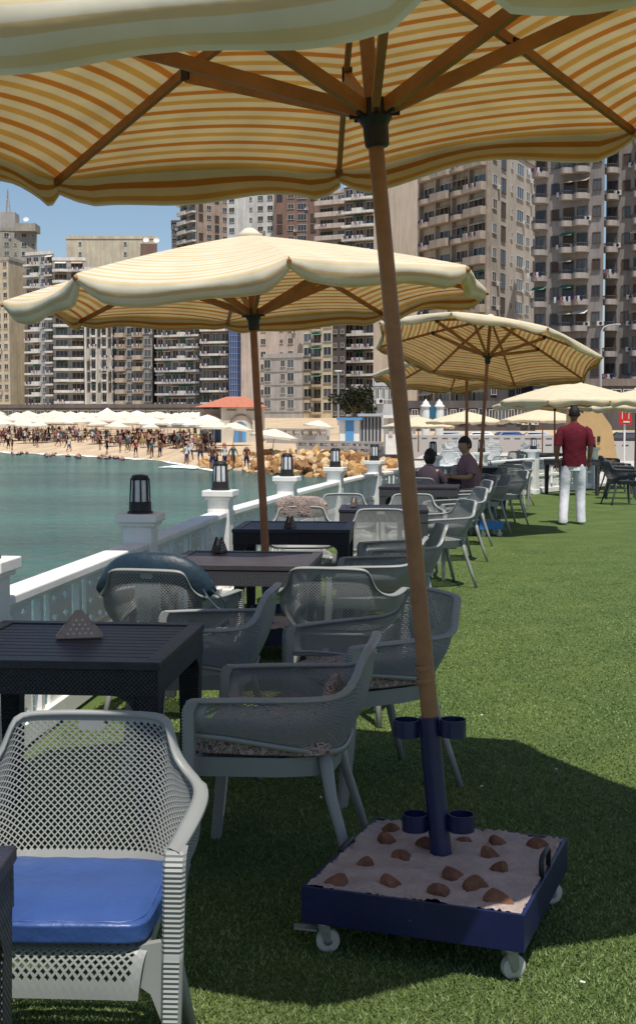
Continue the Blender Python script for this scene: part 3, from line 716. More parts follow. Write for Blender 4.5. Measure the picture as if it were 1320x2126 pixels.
# navy padded cover over chair back G
def navy_cover():
    root = empty('padded_cover'); tag(root, 'navy padded cover hooked over the back of the grey chair, strap dangling at its right', 'cover')
    M = Matrix.Translation(cG.location)@cG.rotation_euler.to_matrix().to_4x4()
    b = MB(); pts = []; rs = []
    for i in range(25):
        t = -1+i/12; pts.append(M@Vector((-t*.285, .245-.06*abs(t)**2, .80-.14*abs(t)**3.2))); rs.append(.068*(1-.4*abs(t)**4))
    b.sweep(pts, [r_*.62 for r_ in rs], 16, flat=1.8)
    o = b.build('pad', NAVYC, root, True)
    p2 = [M@Vector((-.28+.28*2*i/14, .315-.045*abs(-1+i/7)**2, .80-.15*abs(-1+i/7)**3)) for i in range(15)]
    st = MB(); q = M@Vector((-.27, .24, .70))
    lp = [q, q+Vector((.03, -.02, -.045)), q+Vector((.07, -.03, -.085)), q+Vector((.10, -.03, -.10)), q+Vector((.115, -.03, -.075)), q+Vector((.09, -.03, -.035)), q+Vector((.04, -.02, .0))]
    st.sweep(lp, .008, 8, flat=.5); st.build('strap', NAVYC, root, True)
navy_cover()
fp = seat_cushion('floral pillow propped on top of the pale chair behind the third table', cH, FLORAL, d=(.44, .07, .16), local=(0, .33, .78), nm='pillow', puff=.3, noise=.008)

# ------------------------------------------------------------------ tables
WICK = bpy.data.materials.new('dark_wicker'); WICK.use_nodes = True
def mk_wick(m):
    n = m.node_tree.nodes; L = m.node_tree.links; p = n['Principled BSDF']; tc = n.new('ShaderNodeTexCoord')
    sx = n.new('ShaderNodeSeparateXYZ'); L.new(tc.outputs['Object'], sx.inputs[0])
    def sn(src, k):
        a = n.new('ShaderNodeMath'); a.operation = 'MULTIPLY'; a.inputs[1].default_value = k; L.new(src, a.inputs[0])
        b = n.new('ShaderNodeMath'); b.operation = 'SINE'; L.new(a.outputs[0], b.inputs[0]); return b.outputs[0]
    ad = n.new('ShaderNodeMath'); L.new(sx.outputs[0], ad.inputs[0]); L.new(sx.outputs[1], ad.inputs[1])
    a, b = sn(ad.outputs[0], 420), sn(sx.outputs[2], 420)
    mu = n.new('ShaderNodeMath'); mu.operation = 'MULTIPLY'; L.new(a, mu.inputs[0]); L.new(b, mu.inputs[1])
    bp = n.new('ShaderNodeBump'); bp.inputs['Strength'].default_value = .8; bp.inputs['Distance'].default_value = .004; L.new(mu.outputs[0], bp.inputs['Height']); L.new(bp.outputs[0], p.inputs['Normal'])
    rp = n.new('ShaderNodeValToRGB'); rp.color_ramp.elements[0].color = (.012, .013, .018, 1); rp.color_ramp.elements[1].color = (.035, .036, .048, 1); L.new(mu.outputs[0], rp.inputs[0]); L.new(rp.outputs[0], p.inputs['Base Color'])
    p.inputs['Roughness'].default_value = .5
mk_wick(WICK)
TTOP = mat('dark_plank_plastic', (.026, .025, .036), .42, .35, var=.3, vscale=9, bump=.15, bscale=70)
TTOP2 = mat('brown_plank_plastic', (.055, .046, .048), .42, .35, var=.2, vscale=9, bump=.15, bscale=70)
def table(label, X, D, deg, W=.78, L_=.84, top=TTOP, H=.74):
    root = empty('table', (X, D, 0), R(deg)); tag(root, label, 'table', 'dark slatted square terrace tables')
    t = MB(); n = 11; fw = .055
    t.box((0, -L_/2+fw/2, H-.014), (W, fw, .028)); t.box((0, L_/2-fw/2, H-.014), (W, fw, .028)); t.box((-W/2+fw/2, 0, H-.014), (fw, L_-2*fw, .028)); t.box((W/2-fw/2, 0, H-.014), (fw, L_-2*fw, .028))
    iw = L_-2*fw; 
    for i in range(n):
        w_ = iw/n; t.box((0, -L_/2+fw+w_*(i+.5), H-.0165), (W-2*fw, w_-.006, .022))
    t.box((0, 0, H-.034), (W-2*fw, iw, .010)); t.build('tabletop', top, root, bevel=.003)
    a = MB(); ah = .085; z = H-.028-ah/2
    for s in (-1, 1):
        a.box((0, s*(L_/2-.015), z), (W-.012, .022, ah)); a.box((s*(W/2-.017), 0, z), (.022, L_-.056, ah))
        for s2 in (-1, 1):                                  # curved brackets at the inner corners
            for ax in (0, 1):
                pts = []
                for q in range(6):
                    an = q/5*math.pi/2; pts.append((.075*(1-math.sin(an)), .075*(1-math.cos(an))))
                poly = [(0, 0)]+[(p, -r_) for p, r_ in pts]
                vs = []
                for th in (-.010, .010):
                    for p, r_ in poly:
                        u = .085+p; zz = H-.028-ah+r_
                        if ax == 0: vs.append((s2*(W/2-u), s*(L_/2-.015)+th, zz))
                        else: vs.append((s*(W/2-.017)+th, s2*(L_/2-u), zz))
                m_ = len(poly); a.add(vs, [tuple(range(m_))[::-1], tuple(range(m_, 2*m_))]+[(i, (i+1) % m_, m_+(i+1) % m_, m_+i) for i in range(m_)])
    fixn(a.build('apron', WICK, root))
    for sx in (-1, 1):
        for sy in (-1, 1):
            l = MB(); l.bar((sx*(W/2-.048), sy*(L_/2-.048), 0), (sx*(W/2-.048), sy*(L_/2-.048), H-.03), .062, .062, up=(0, 1, 0), w2=.084, h2=.084)
            l.build('leg', WICK, root, bevel=.006)
    return root
T1 = table('dark slatted table at left holding the triangular napkin stand', -.875, 4.62, -5, .80, .84)
table('dark woven table corner at the extreme lower left edge', -.945, 1.93, 0)
T2 = table('brownish wicker table behind the navy covered chair, the second parasol pole rising behind it', -.42, 7.42, -6, .82, .80, TTOP2)
T3 = table('black table behind the second parasol pole with a small napkin stand', -.17, 9.78, -4, .86, .8)
T4 = table('dark table in front of the pair of sunlit armchairs', .60, 11.85, -3, .80, .7)
T5 = table('dark table in front of the seated pair', 1.25, 15.9, -8, .95, .8)
table('black table at far right among black armchairs', 5.25, 26.9, 15, .9, .8)
table('dark table under the leaning parasol beside the shaded chairs', 1.7, 18.2, -8, .8, .8)
table('dark table behind the shaded chairs near the railing bend', 2.75, 22.5, 8, .85, .8)
table('dark table far back just left of the walking man', 3.75, 26.0, 5, .85, .8)
table('dark table far back right of the walking man', 5.3, 28.4, -5, .95, .8)
table('farthest dark table beside the railing bend', 5.6, 32.2, 4, .95, .8)
def napkins(label, loc, rz, w=.165, h=.095, m=None):
    m = m or mat('light_plywood', (.38, .29, .24), .7, .2, var=.15, vscale=30)
    root = empty('napkin_holder', loc, rz); tag(root, label, 'napkin holder', 'triangular napkin holders on the tables')
    dep = .055; lean = .012
    for s in (-1, 1):
        p = MB(); y = s*dep/2; th = .004
        tri = [(-w/2, 0), (w/2, 0), (.012, h), (-.012, h)]
        vs = [(x, y-th/2-s*lean*(z/h), z) for x, z in tri]+[(x, y+th/2-s*lean*(z/h), z) for x, z in tri]
        p.add(vs, [(0, 1, 2, 3), (7, 6, 5, 4), (0, 4, 5, 1), (1, 5, 6, 2), (2, 6, 7, 3), (3, 7, 4, 0)])
        for r_, z in enumerate((.016, .032, .048, .064)):
            k = 5-r_
            for i in range(k):
                x = (i-(k-1)/2)*.021; yy = y+s*(th/2+.0008)-s*lean*(z/h)
                q = .0052; p.add([(x-q, yy, z), (x, yy, z-q), (x+q, yy, z), (x, yy, z+q)], [(0, 1, 2, 3)], 1)
        p.build('side_panel', [m, mat('napkin_white', (.62, .60, .58), .8)], root)
    f = MB(); f.box((0, 0, .003), (w*.98, dep-.004, .006)); f.build('floor_plate', m, root)
    nb = MB(); nb.add([(-w*.40, -.014, .006), (w*.40, -.014, .006), (.006, -.010, h*.88), (-.006, -.010, h*.88), (-w*.40, .014, .006), (w*.40, .014, .006), (.006, .01, h*.88), (-.006, .01, h*.88)], [(0, 1, 2, 3), (7, 6, 5, 4), (0, 4, 5, 1), (1, 5, 6, 2), (2, 6, 7, 3), (3, 7, 4, 0)])
    nb.build('napkins', mat('napkin_brown', (.26, .19, .16), .9), root)
    # side slopes
    sl_ = MB()
    for s in (-1, 1):
        a = Vector((s*w/2, 0, .004)); b_ = Vector((s*.012, 0, h)); a2 = a.lerp(b_, .0); sl_.bar(a2, a.lerp(b_, .45), dep-.006, .003, up=(s, 0, .6))
    sl_.build('slanted_edge', m, root)
g = G(165, 1322, .741); napkins('triangular plywood napkin holder with dot cut-outs on the left table', (g.x, g.y, .741), R(12))
for i, (px, py) in enumerate(((602, 1096), (455, 1146), (735, 1052), (858, 1006))):
    g = G(px, py, .741)
    napkins(['small dark napkin holder on the black third table', 'small dark napkin holder on the wicker table', 'small dark napkin holder on the table before the sunlit pair', 'small napkin holder on the table of the seated pair'][i], (g.x, g.y, .741), R(75), .14, .09, mat('dark_stained_wood', (.05, .04, .035), .6))

# ------------------------------------------------------------------ railing, pillars, lamps
SHADEW = WHITE
def diamond_board(wd, h):
    # board with two columns of diamond cut-outs, as lattice frames
    b = MB(); rows = int(h/.085); cw = wd/2; rh = h/rows; t = .014
    for c in range(2):
        for r_ in range(rows):
            x0, z0 = -wd/2+c*cw, r_*rh; cx_, cz = x0+cw/2, z0+rh/2; k = .0
            sq = [(x0, z0), (x0+cw, z0), (x0+cw, z0+rh), (x0, z0+rh)]
            dm = [(cx_, cz-rh*.26), (cx_+cw*.24, cz), (cx_, cz+rh*.26), (cx_-cw*.24, cz)]
            vs = [(x, s*t/2, z) for s in (-1, 1) for x, z in sq+dm]
            fs = []
            # front faces: corner i with diamond i,i-1
            for s, o in ((0, 0), (1, 8)):
                q = []
                for i in range(4):
                    j = (i+1) % 4
                    q += [(o+i, o+j, o+4+i), (o+4+i, o+j, o+4+j)]
                fs += q if s == 0 else [f[::-1] for f in q]
            for i in range(4):
                j = (i+1) % 4; fs.append((4+j, 4+i, 12+i, 12+j))
            b.add(vs, fs)
    b.box((-wd/2-.004, 0, h/2), (.008, t+.004, h)); b.box((wd/2+.004, 0, h/2), (.008, t+.004, h))
    return b.mesh('picket', WHITE)
BRD = diamond_board(.36, .52)
pk = MB(); pk.box((0, 0, .26), (.05, .035, .52)); PKT = pk.mesh('picket', WHITE)
def span(i, a, b):
    a, b = Vector((*a, 0)), Vector((*b, 0)); d = (b-a); L = d.length; rz = math.atan2(d.y, d.x)
    names = ['railing run out of sight behind the viewer', 'white railing run at the extreme left edge', 'sunlit white railing run left of the near table, in front of the largest lamp', 'shaded white railing run between the first and second lamp', 'white railing run between second and third lamp',
             'white railing run between third and fourth lamp', 'white railing run between fourth and fifth lamp', 'white railing run beyond the fifth lamp behind the seated pair', 'far white railing run after the bend', 'far white railing run behind the sunlit far chairs', 'last white railing run by the far chairs']
    root = empty('railing', (a.x, a.y, 0), rz); tag(root, names[i], 'railing', 'white lattice railing runs along the sea edge')
    g0 = .10; Lx = L-2*g0
    t = MB(); t.box((L/2, 0, .735), (Lx, .15, .045)); t.box((L/2, 0, .70), (Lx-.004, .09, .026)); t.build('top_rail', WHITE, root, bevel=.008)
    m = MB(); m.box((L/2, .0, .39), (Lx, .05, .055)); m.build('middle_rail', WHITE, root, bevel=.004)
    k = MB(); k.box((L/2, 0, .07), (Lx, .07, .10)); k.build('bottom_rail', WHITE, root, bevel=.004)
    n = max(1, int(Lx/.62))
    for q in range(n):
        x = g0+Lx*(q+.5)/n
        o = link('picket', BRD, root); o.location = (x, -.0, .12+.0); o.scale = (1, 1, .565/.52)
        for dx in (Lx/n/2,):
            if q < n-1:
                o = link('picket', PKT, root); o.location = (x+dx, 0.0, .12); o.scale = (1, 1, .565/.52)
def pillar(i, x, y):
    lab = ['out of sight pillar behind the viewer', 'pillar beside the viewer', 'white pillar at the left edge with only its cap showing', 'white pillar under the largest lamp', 'white pillar under the second lamp from the left', 'white pillar under the lamp next to the second parasol pole',
           'white pillar under the lamp right of the second parasol pole', 'white pillar under the last near lamp left of the big pole', 'far white pillar by the seated pair', 'far white pillar behind the shaded chairs', 'far white pillar behind the sunlit far chairs', 'farthest white pillar']
    root = empty('railing_pillar', (x, y, 0), math.atan2(PIL[min(i+1, len(PIL)-1)][1]-PIL[i-1][1], PIL[min(i+1, len(PIL)-1)][0]-PIL[i-1][0])-math.pi/2)
    tag(root, lab[i], 'pillar', 'white square pillars of the railing')
    s = MB(); s.box((0, 0, .43), (.185, .185, .86)); s.build('shaft', WHITE, root, bevel=.006)
    c = MB(); c.box((0, 0, .873), (.225, .225, .026)); c.box((0, 0, .912), (.265, .265, .052)); c.build('cap', WHITE, root, bevel=.006)
    p = MB(); p.box((0, 0, .05), (.225, .225, .10)); p.build('plinth', WHITE, root, bevel=.006)
    r = empty('pillar_lamp', (x, y, .938), .2); tag(r, lab[i].replace('white pillar under', 'black caged').replace('white pillar', 'black caged lamp on the pillar').replace('pillar beside', 'black caged lamp beside').replace('out of sight pillar', 'out of sight lamp'), 'lamp', 'black caged lamps on the railing pillars')
    b = MB(); b.lathe([(.082, 0), (.082, .012), (.072, .016), (.070, .07), (.062, .075)]); smooth_auto(b.build('base', BLACK, r))
    gl = MB(); gl.lathe([(.056, .075), (.054, .2), (.050, .215)], n=20); smooth_auto(gl.build('glass', GLASSL, r))
    cg = MB(); cg.lathe([(.056, .212), (.058, .222), (.05, .24), (.02, .247), (.001, .248)])
    for k in range(8):
        an = 2*math.pi*k/8; cg.bar((.064*math.cos(an), .064*math.sin(an), .07), (.057*math.cos(an), .057*math.sin(an), .222), .011, .008, up=(math.cos(an), math.sin(an), 0))
    cg.build('cage', BLACK, r)
for i in range(1, len(PIL)): pillar(i, *PIL[i])
for i in range(1, len(PIL)-1): span(i, PIL[i], PIL[i+1])

# ------------------------------------------------------------------ people
def skin_obj(name, V, E, rad, mats, sub=2, matfn=None):
    me = bpy.data.meshes.new(name); me.from_pydata(V, E, []); o = bpy.data.objects.new(name, me); COL.objects.link(o)
    m = o.modifiers.new('s', 'SKIN'); m.use_smooth_shade = True
    for i, r in enumerate(rad):
        r = r if hasattr(r, '__len__') else (r, r); me.skin_vertices[0].data[i].radius = r
    me.skin_vertices[0].data[0].use_root = True
    if sub: s = o.modifiers.new('ss', 'SUBSURF'); s.levels = sub; s.render_levels = sub
    dg = bpy.context.evaluated_depsgraph_get(); dg.update(); nm = bpy.data.meshes.new_from_object(o.evaluated_get(dg)); bpy.data.objects.remove(o)
    nm.materials.clear()
    for x in (mats if isinstance(mats, list) else [mats]): nm.materials.append(x)
    for p in nm.polygons:
        p.use_smooth = True; p.material_index = matfn(p.center) if matfn else 0
    nm.name = name; return nm
def loft(b, rings, n=16, mi=0):
    # rings: (center, rx, ry) ; the cross-section lies perpendicular to the path
    k = len(rings); vs = []; cs = [Vector(r[0]) for r in rings]
    for i, (c, rx, ry) in enumerate(rings):
        d = (cs[min(k-1, i+1)]-cs[max(0, i-1)]).normalized(); r = Vector((1, 0, 0)); r = (r-d*r.dot(d)).normalized(); u = d.cross(r)
        for j in range(n): a = 2*math.pi*j/n; wr = 1+.03*math.sin(3*a+c[2]*38)+.022*math.sin(5*a-c[2]*61+i); vs.append(cs[i]+r*math.cos(a)*rx*wr+u*math.sin(a)*ry*wr)
    fs = [(i*n+j, i*n+(j+1) % n, (i+1)*n+(j+1) % n, (i+1)*n+j) for i in range(k-1) for j in range(n)]+[tuple(range(n))[::-1], tuple((k-1)*n+j for j in range(n))]
    b.add(vs, fs, mi)
def head(b, c, yaw=0, s=1, hair=True):
    # face points to local -Y rotated by yaw
    c = Vector(c); Rm = Matrix.Rotation(yaw, 3, 'Z')
    def hf(u, v):
        a = u*2*math.pi; e = (v-.5)*math.pi
        x = math.cos(e)*math.cos(a); y = math.cos(e)*math.sin(a); z = math.sin(e)
        X, Y, Z = x*.074, y*.094, z*.115
        if z < 0: X *= 1-.28*(-z); Y *= 1-.12*(-z); 
        if y < 0: 
            if abs(x) < .25 and -.25 < z < .15: Y -= .016*(1-abs(x)/.25)
            if abs(z-.05) < .12 and .18 < abs(x) < .5: Y += .007
        return c+Rm@Vector((X, Y, Z))*s
    b.grid(hf, 20, 14, 0)
    for sx in (-1, 1): b.sweep([c+Rm@Vector((sx*.072, .005, -.028))*s, c+Rm@Vector((sx*.082, .012, .0))*s, c+Rm@Vector((sx*.076, .01, .028))*s], [.008*s, .013*s, .008*s], 6)
def hairm(c, yaw=0, s=1, long_=False):
    b = MB(); c = Vector(c); Rm = Matrix.Rotation(yaw, 3, 'Z')
    def hf(u, v):
        a = u*2*math.pi; fr = math.sin(a) < -.2
        lo = .25 if fr else (-.95 if long_ else -.35); e = lo+(math.pi/2-lo)*v
        return c+Rm@Vector((math.cos(e)*math.cos(a)*.083, math.cos(e)*math.sin(a)*.102+.003, math.sin(e)*.125+.002))*s
    b.grid(hf, 22, 8); return b
def hand(b, w_, d, side, curl=.5, s=1):
    # palm + four bent fingers + thumb; d points from wrist to fingertips
    w_ = Vector(w_); d = Vector(d).normalized(); f = Vector((0, 1, 0)); f = (f-d*f.dot(d)).normalized(); nrm = d.cross(f)*side
    b.sweep([w_, w_+d*.045*s, w_+d*.085*s], [.022*s, .036*s, .032*s], 8, flat=.55)
    for i, ln in enumerate((.065, .075, .07, .055)):
        p = w_+d*.08*s+f*(.024-.016*i)*s; q = p+(d*.9+nrm*curl*.3)*ln*.5*s; r_ = q+(d*(1-curl*.5)+nrm*curl)*ln*.5*s
        b.sweep([p, q, r_], [.0095*s, .0085*s, .0065*s], 6)
    p = w_+d*.03*s+f*.028*s; b.sweep([p, p+(f*.8+d*.6)*.03*s, p+(f*.7+d*1.3)*.045*s], [.011*s, .0095*s, .0075*s], 6)

def walking_man():
    X, D = xat(1188, 19.3), 19.2
    root = empty('person', (X, D, 0), R(-4)); tag(root, 'man in a maroon t-shirt and white trousers walking away across the lawn', 'person')
    J = {'pel': (0, 0, .93), 'sp': (0, 0, 1.10), 'ch': (0, -.01, 1.30), 'nk': (0, -.005, 1.47), 'hd': (0, .02, 1.56),
         'sl': (-.17, -.01, 1.41), 'el': (-.245, -.05, 1.14), 'wl': (-.25, .03, .92), 'sr': (.17, -.01, 1.41), 'er': (.24, -.04, 1.14), 'wr': (.235, .06, .93),
         'hl': (-.09, 0, .88), 'kl': (-.125, .03, .48), 'al': (-.155, -.09, .09), 'tl': (-.17, .06, .035), 'hr': (.09, 0, .88), 'kr': (.11, .06, .48), 'ar': (.12, .02, .08), 'tr': (.13, .17, .03)}
    ks = list(J); ix = {k: i for i, k in enumerate(ks)}
    E = [('pel', 'sp'), ('sp', 'ch'), ('ch', 'nk'), ('nk', 'hd'), ('ch', 'sl'), ('sl', 'el'), ('el', 'wl'), ('ch', 'sr'), ('sr', 'er'), ('er', 'wr'), ('pel', 'hl'), ('hl', 'kl'), ('kl', 'al'), ('al', 'tl'), ('pel', 'hr'), ('hr', 'kr'), ('kr', 'ar'), ('ar', 'tr')]
    rad = dict(pel=.11, sp=.12, ch=.125, nk=.055, hd=.06, sl=.06, el=.042, wl=.028, sr=.06, er=.042, wr=.028, hl=.085, kl=.055, al=.04, tl=.03, hr=.085, kr=.055, ar=.04, tr=.03)
    me = skin_obj('body', [J[k] for k in ks], [(ix[a], ix[b]) for a, b in E], [rad[k] for k in ks], SKIN, 2)
    b = MB(); b.v = [tuple(v.co) for v in me.vertices]; b.f = [list(p.vertices) for p in me.polygons]; b.m = [0]*len(b.f)
    head(b, (0, .02, 1.63), math.pi); hand(b, J['wl'], (-.02, .12, -1), 1); hand(b, J['wr'], (-.02, .12, -1), -1)
    b.build('body', SKIN, root, True)
    hairm((0, .02, 1.635), math.pi).build('hair', HAIR, root, True)
    sh = MB(); MR = mat('maroon_knit', (.115, .012, .022), .8, .15, var=.15, vscale=12, bump=.5, bscale=14)
    loft(sh, [((0, 0, .86), .178, .125), ((0, 0, .90), .182, .13), ((0, 0, 1.02), .172, .128), ((0, -.005, 1.15), .18, .13), ((0, -.01, 1.28), .20, .135), ((0, -.012, 1.38), .205, .12), ((0, -.01, 1.44), .165, .095), ((0, -.005, 1.475), .09, .075), ((0, 0, 1.50), .065, .062)], 22)
    for s in (-1, 1): loft(sh, [((s*.14, -.01, 1.415), .06, .07), ((s*.19, -.015, 1.37), .072, .078), ((s*.222, -.03, 1.27), .068, .072), ((s*.238, -.042, 1.17), .066, .070)], 14)
    smooth_auto(sh.build('t_shirt', MR, root), 60)
    tr = MB(); TW = mat('white_cotton', (.72, .72, .76), .8, .15, var=.06, vscale=8, bump=.6, bscale=9)
    loft(tr, [((0, 0, .80), .165, .115), ((0, 0, .88), .172, .12), ((0, 0, .96), .165, .115)], 20)
    for s, kx, ky, ax, ay in ((-1, -.125, .03, -.155, -.09), (1, .11, .06, .12, .02)):
        loft(tr, [((s*.08, 0, .90), .09, .105), ((s*.09, .01, .78), .095, .108), ((kx*.95, ky*.7, .62), .083, .09), ((kx, ky, .48), .074, .08), ((kx*.5+ax*.5, (ky+ay)/2+.005, .28), .07, .075), ((ax, ay, .10), .068, .075), ((ax, ay+.01, .05), .072, .082)], 16)
    smooth_auto(tr.build('trousers', TW, root), 60)
    for ax, ay in ((-.157, -.06), (.123, .05)):
        s_b = MB(); loft(s_b, [((ax, ay-.09, .04), .03, .03), ((ax, ay-.05, .045), .042, .042), ((ax, ay+.06, .035), .048, .034), ((ax, ay+.14, .025), .035, .024)], 12)
        s_b.build('shoe', mat('pale_shoe', (.45, .44, .42), .7), root, True)
walking_man()

def seated(label, X, D, yaw, shirt, legs_m, headyaw, hairlong=False, s=1, hunch=0):
    root = empty('person', (X, D, 0), yaw); tag(root, label, 'person')
    # faces local -Y
    J = {'pel': (0, .05, .52), 'sp': (0, .07, .70), 'ch': (0, .04-hunch, .90), 'nk': (0, .02-hunch, 1.06), 'hd': (0, .0-hunch, 1.14),
         'sl': (-.165, .04-hunch, .99), 'el': (-.21, -.06, .78), 'wl': (-.12, -.30, .79), 'sr': (.165, .04-hunch, .99), 'er': (.21, -.06, .78), 'wr': (.12, -.30, .79),
         'hl': (-.09, .03, .52), 'kl': (-.12, -.38, .50), 'al': (-.12, -.40, .09), 'tl': (-.12, -.52, .04), 'hr': (.09, .03, .52), 'kr': (.12, -.38, .50), 'ar': (.12, -.38, .09), 'tr': (.12, -.50, .04)}
    ks = list(J); ix = {k: i for i, k in enumerate(ks)}
    E = [('pel', 'sp'), ('sp', 'ch'), ('ch', 'nk'), ('nk', 'hd'), ('ch', 'sl'), ('sl', 'el'), ('el', 'wl'), ('ch', 'sr'), ('sr', 'er'), ('er', 'wr'), ('pel', 'hl'), ('hl', 'kl'), ('kl', 'al'), ('al', 'tl'), ('pel', 'hr'), ('hr', 'kr'), ('kr', 'ar'), ('ar', 'tr')]
    rad = dict(pel=.11, sp=.11, ch=.12, nk=.05, hd=.06, sl=.058, el=.04, wl=.027, sr=.058, er=.04, wr=.027, hl=.08, kl=.056, al=.038, tl=.03, hr=.08, kr=.056, ar=.038, tr=.03)
    me = skin_obj('body', [J[k] for k in ks], [(ix[a], ix[b]) for a, b in E], [rad[k] for k in ks], SKIN2, 2)
    b = MB(); b.v = [tuple(v.co) for v in me.vertices]; b.f = [list(p.vertices) for p in me.polygons]; b.m = [0]*len(b.f)
    hc = (0, -.01-hunch, 1.20); head(b, hc, headyaw); hand(b, J['wl'], (.3, -1, -.15), 1); hand(b, J['wr'], (-.3, -1, -.15), -1); b.build('body', SKIN2, root, True)
    hairm((0, -.01-hunch, 1.205), headyaw, 1.05 if hairlong else 1, hairlong).build('hair', HAIR, root, True)
    sh = MB(); loft(sh, [((0, .05, .46), .17, .14), ((0, .06, .58), .17, .14), ((0, .06, .72), .165, .135), ((0, .04-hunch*.7, .88), .19, .135), ((0, .03-hunch, .98), .19, .11), ((0, .02-hunch, 1.04), .12, .085), ((0, .01-hunch, 1.08), .062, .06)], 20)
    for s_ in (-1, 1): loft(sh, [((s_*.13, .04-hunch, .99), .06, .065), ((s_*.18, .01-hunch*.6, .93), .066, .072), ((s_*.205, -.04, .83), .06, .064)], 12)
    smooth_auto(sh.build('shirt', shirt, root), 60)
    tr = MB()
    for s_ in (-1, 1): loft(tr, [((s_*.085, .05, .53), .095, .085), ((s_*.10, -.15, .53), .085, .078), ((s_*.12, -.36, .51), .07, .07), ((s_*.12, -.41, .40), .066, .068), ((s_*.12, -.40, .12), .06, .06)], 14)
    smooth_auto(tr.build('trousers', legs_m, root), 60)
    return root
DARKC = mat('dark_mauve_cloth', (.055, .04, .05), .85, .1, bump=.4, bscale=16); PINKC = mat('dusty_pink_cloth', (.24, .13, .14), .85, .1, bump=.4, bscale=16); JEAN = mat('dark_jeans', (.03, .035, .05), .85, .1)
seated('woman in a dark top sitting with her back turned behind the parasol pole', 1.45, 16.9, R(150), DARKC, JEAN, R(10), True).scale = (.9, .9, .88)
chair('grey armchair under the woman in the dark top', 1.45, 16.98, 150)
seated('person in a dusty pink shirt sitting sideways at the table with dark hair', 2.0, 17.35, R(-75), PINKC, JEAN, R(15), False, hunch=.04)
chair('grey armchair under the person in the dusty pink shirt', 2.04, 17.33, -75)

# small beach people
def mini(pose, top, low, sk):
    if pose == 'stand': J = [(0, 0, .92), (0, 0, 1.2), (0, 0, 1.42), (0, 0, 1.62), (-.19, 0, 1.38), (-.27, -.05, 1.1), (-.2, -.22, .95), (.19, 0, 1.38), (.27, 0, 1.1), (.28, -.05, .84), (-.11, 0, .86), (-.15, -.06, .46), (-.16, .05, .05), (.11, 0, .86), (.14, .06, .46), (.16, -.02, .05)]
    elif pose == 'walk': J = [(0, 0, .92), (0, 0, 1.2), (0, -.03, 1.42), (0, -.05, 1.62), (-.19, 0, 1.38), (-.25, .14, 1.12), (-.25, .05, .88), (.19, 0, 1.38), (.25, -.14, 1.12), (.24, -.3, .98), (-.1, 0, .86), (-.12, -.2, .48), (-.12, -.22, .05), (.1, 0, .86), (.12, .12, .46), (.13, .34, .1)]
    elif pose == 'sit': J = [(0, 0, .42), (0, .04, .66), (0, 0, .88), (0, -.02, 1.06), (-.18, 0, .84), (-.26, -.1, .6), (-.2, -.32, .55), (.18, 0, .84), (.26, -.1, .6), (.2, -.32, .55), (-.1, -.02, .42), (-.13, -.42, .46), (-.13, -.45, .05), (.1, -.02, .42), (.13, -.42, .46), (.13, -.45, .05)]
    else: J = [(0, 0, -.3), (0, 0, .0), (0, 0, .22), (0, 0, .42), (-.19, 0, .18), (-.26, -.05, -.05), (-.25, -.1, -.3), (.19, 0, .18), (.28, -.1, .0), (.3, -.2, -.25), (-.1, 0, -.35), (-.12, 0, -.6), (-.12, 0, -.8), (.1, 0, -.35), (.12, 0, -.6), (.12, 0, -.8)]
    E = [(0, 1), (1, 2), (2, 3), (2, 4), (4, 5), (5, 6), (2, 7), (7, 8), (8, 9), (0, 10), (10, 11), (11, 12), (0, 13), (13, 14), (14, 15)]
    rd = [.12, .12, .11, .11, .06, .05, .04, .06, .05, .04, .09, .06, .05, .09, .06, .05]
    z1 = J[2][2]+.04; z0 = J[0][2]; hz = J[3][2]-.01; kn = J[11][2] if pose in ('stand', 'walk') else -9
    def mf(c):
        if c.z > hz+.03: return 3
        if z0 < c.z < z1 and abs(c.x) < .24: return 1
        if c.z <= z0 and c.z > kn+.05: return 2
        return 0
    return skin_obj('bather', J, E, rd, [sk, top, low, HAIR], 1, mf)
cl = [mat('cloth_'+n, c, .85, .1) for n, c in (('black', (.012, .012, .015)), ('red', (.22, .04, .04)), ('white', (.6, .6, .58)), ('navy', (.02, .03, .1)), ('teal', (.03, .10, .12)), ('yellow', (.36, .26, .08)), ('pink', (.30, .13, .16)), ('brown', (.12, .06, .04)))]
MINI = []
for i, (po, a, b_) in enumerate([('stand', 0, 0), ('stand', 7, 3), ('stand', 1, 0), ('walk', 2, 3), ('walk', 0, 0), ('walk', 4, 7), ('sit', 0, 7), ('sit', 3, 0), ('sit', 6, 0), ('sit', 7, 7), ('sit', 5, 3), ('stand', 6, 7)]):
    MINI.append((po+' '+'black red white navy teal yellow pink brown'.split()[a], mini(po, cl[a], cl[b_], SKIN if i % 2 else SKIN2)))
SWIM = [mini('swim', cl[a], cl[0], SKIN2) for a in (0, 3, 7)]
def place_mini(me, X, D, z, lab, grp, cat='person', rz=None, sc=1):
    o = bpy.data.objects.new('person', me); COL.objects.link(o); o.location = (X, D, z); o.rotation_euler[2] = random.uniform(0, 6.28) if rz is None else rz
    o.scale = (sc, sc, sc); tag(o, lab, cat, grp); return o
rnd = random.Random(12)
for i in range(215):
    px = rnd.uniform(-90, 445); t = rnd.triangular(9, 42, 16); D = shoreD(px)+t
    po, me = MINI[rnd.randrange(len(MINI))]
    place_mini(me, xat(px, D), D, landz(px, D), ('seated' if po[:3] == 'sit' else 'standing')+' beachgoer in a '+po.split()[1]+' top in the crowd under the beach umbrellas', 'beachgoers in '+po.split()[1]+(' sitting' if po[:3] == 'sit' else ' standing')+' under the umbrellas', sc=rnd.uniform(.78, .98))
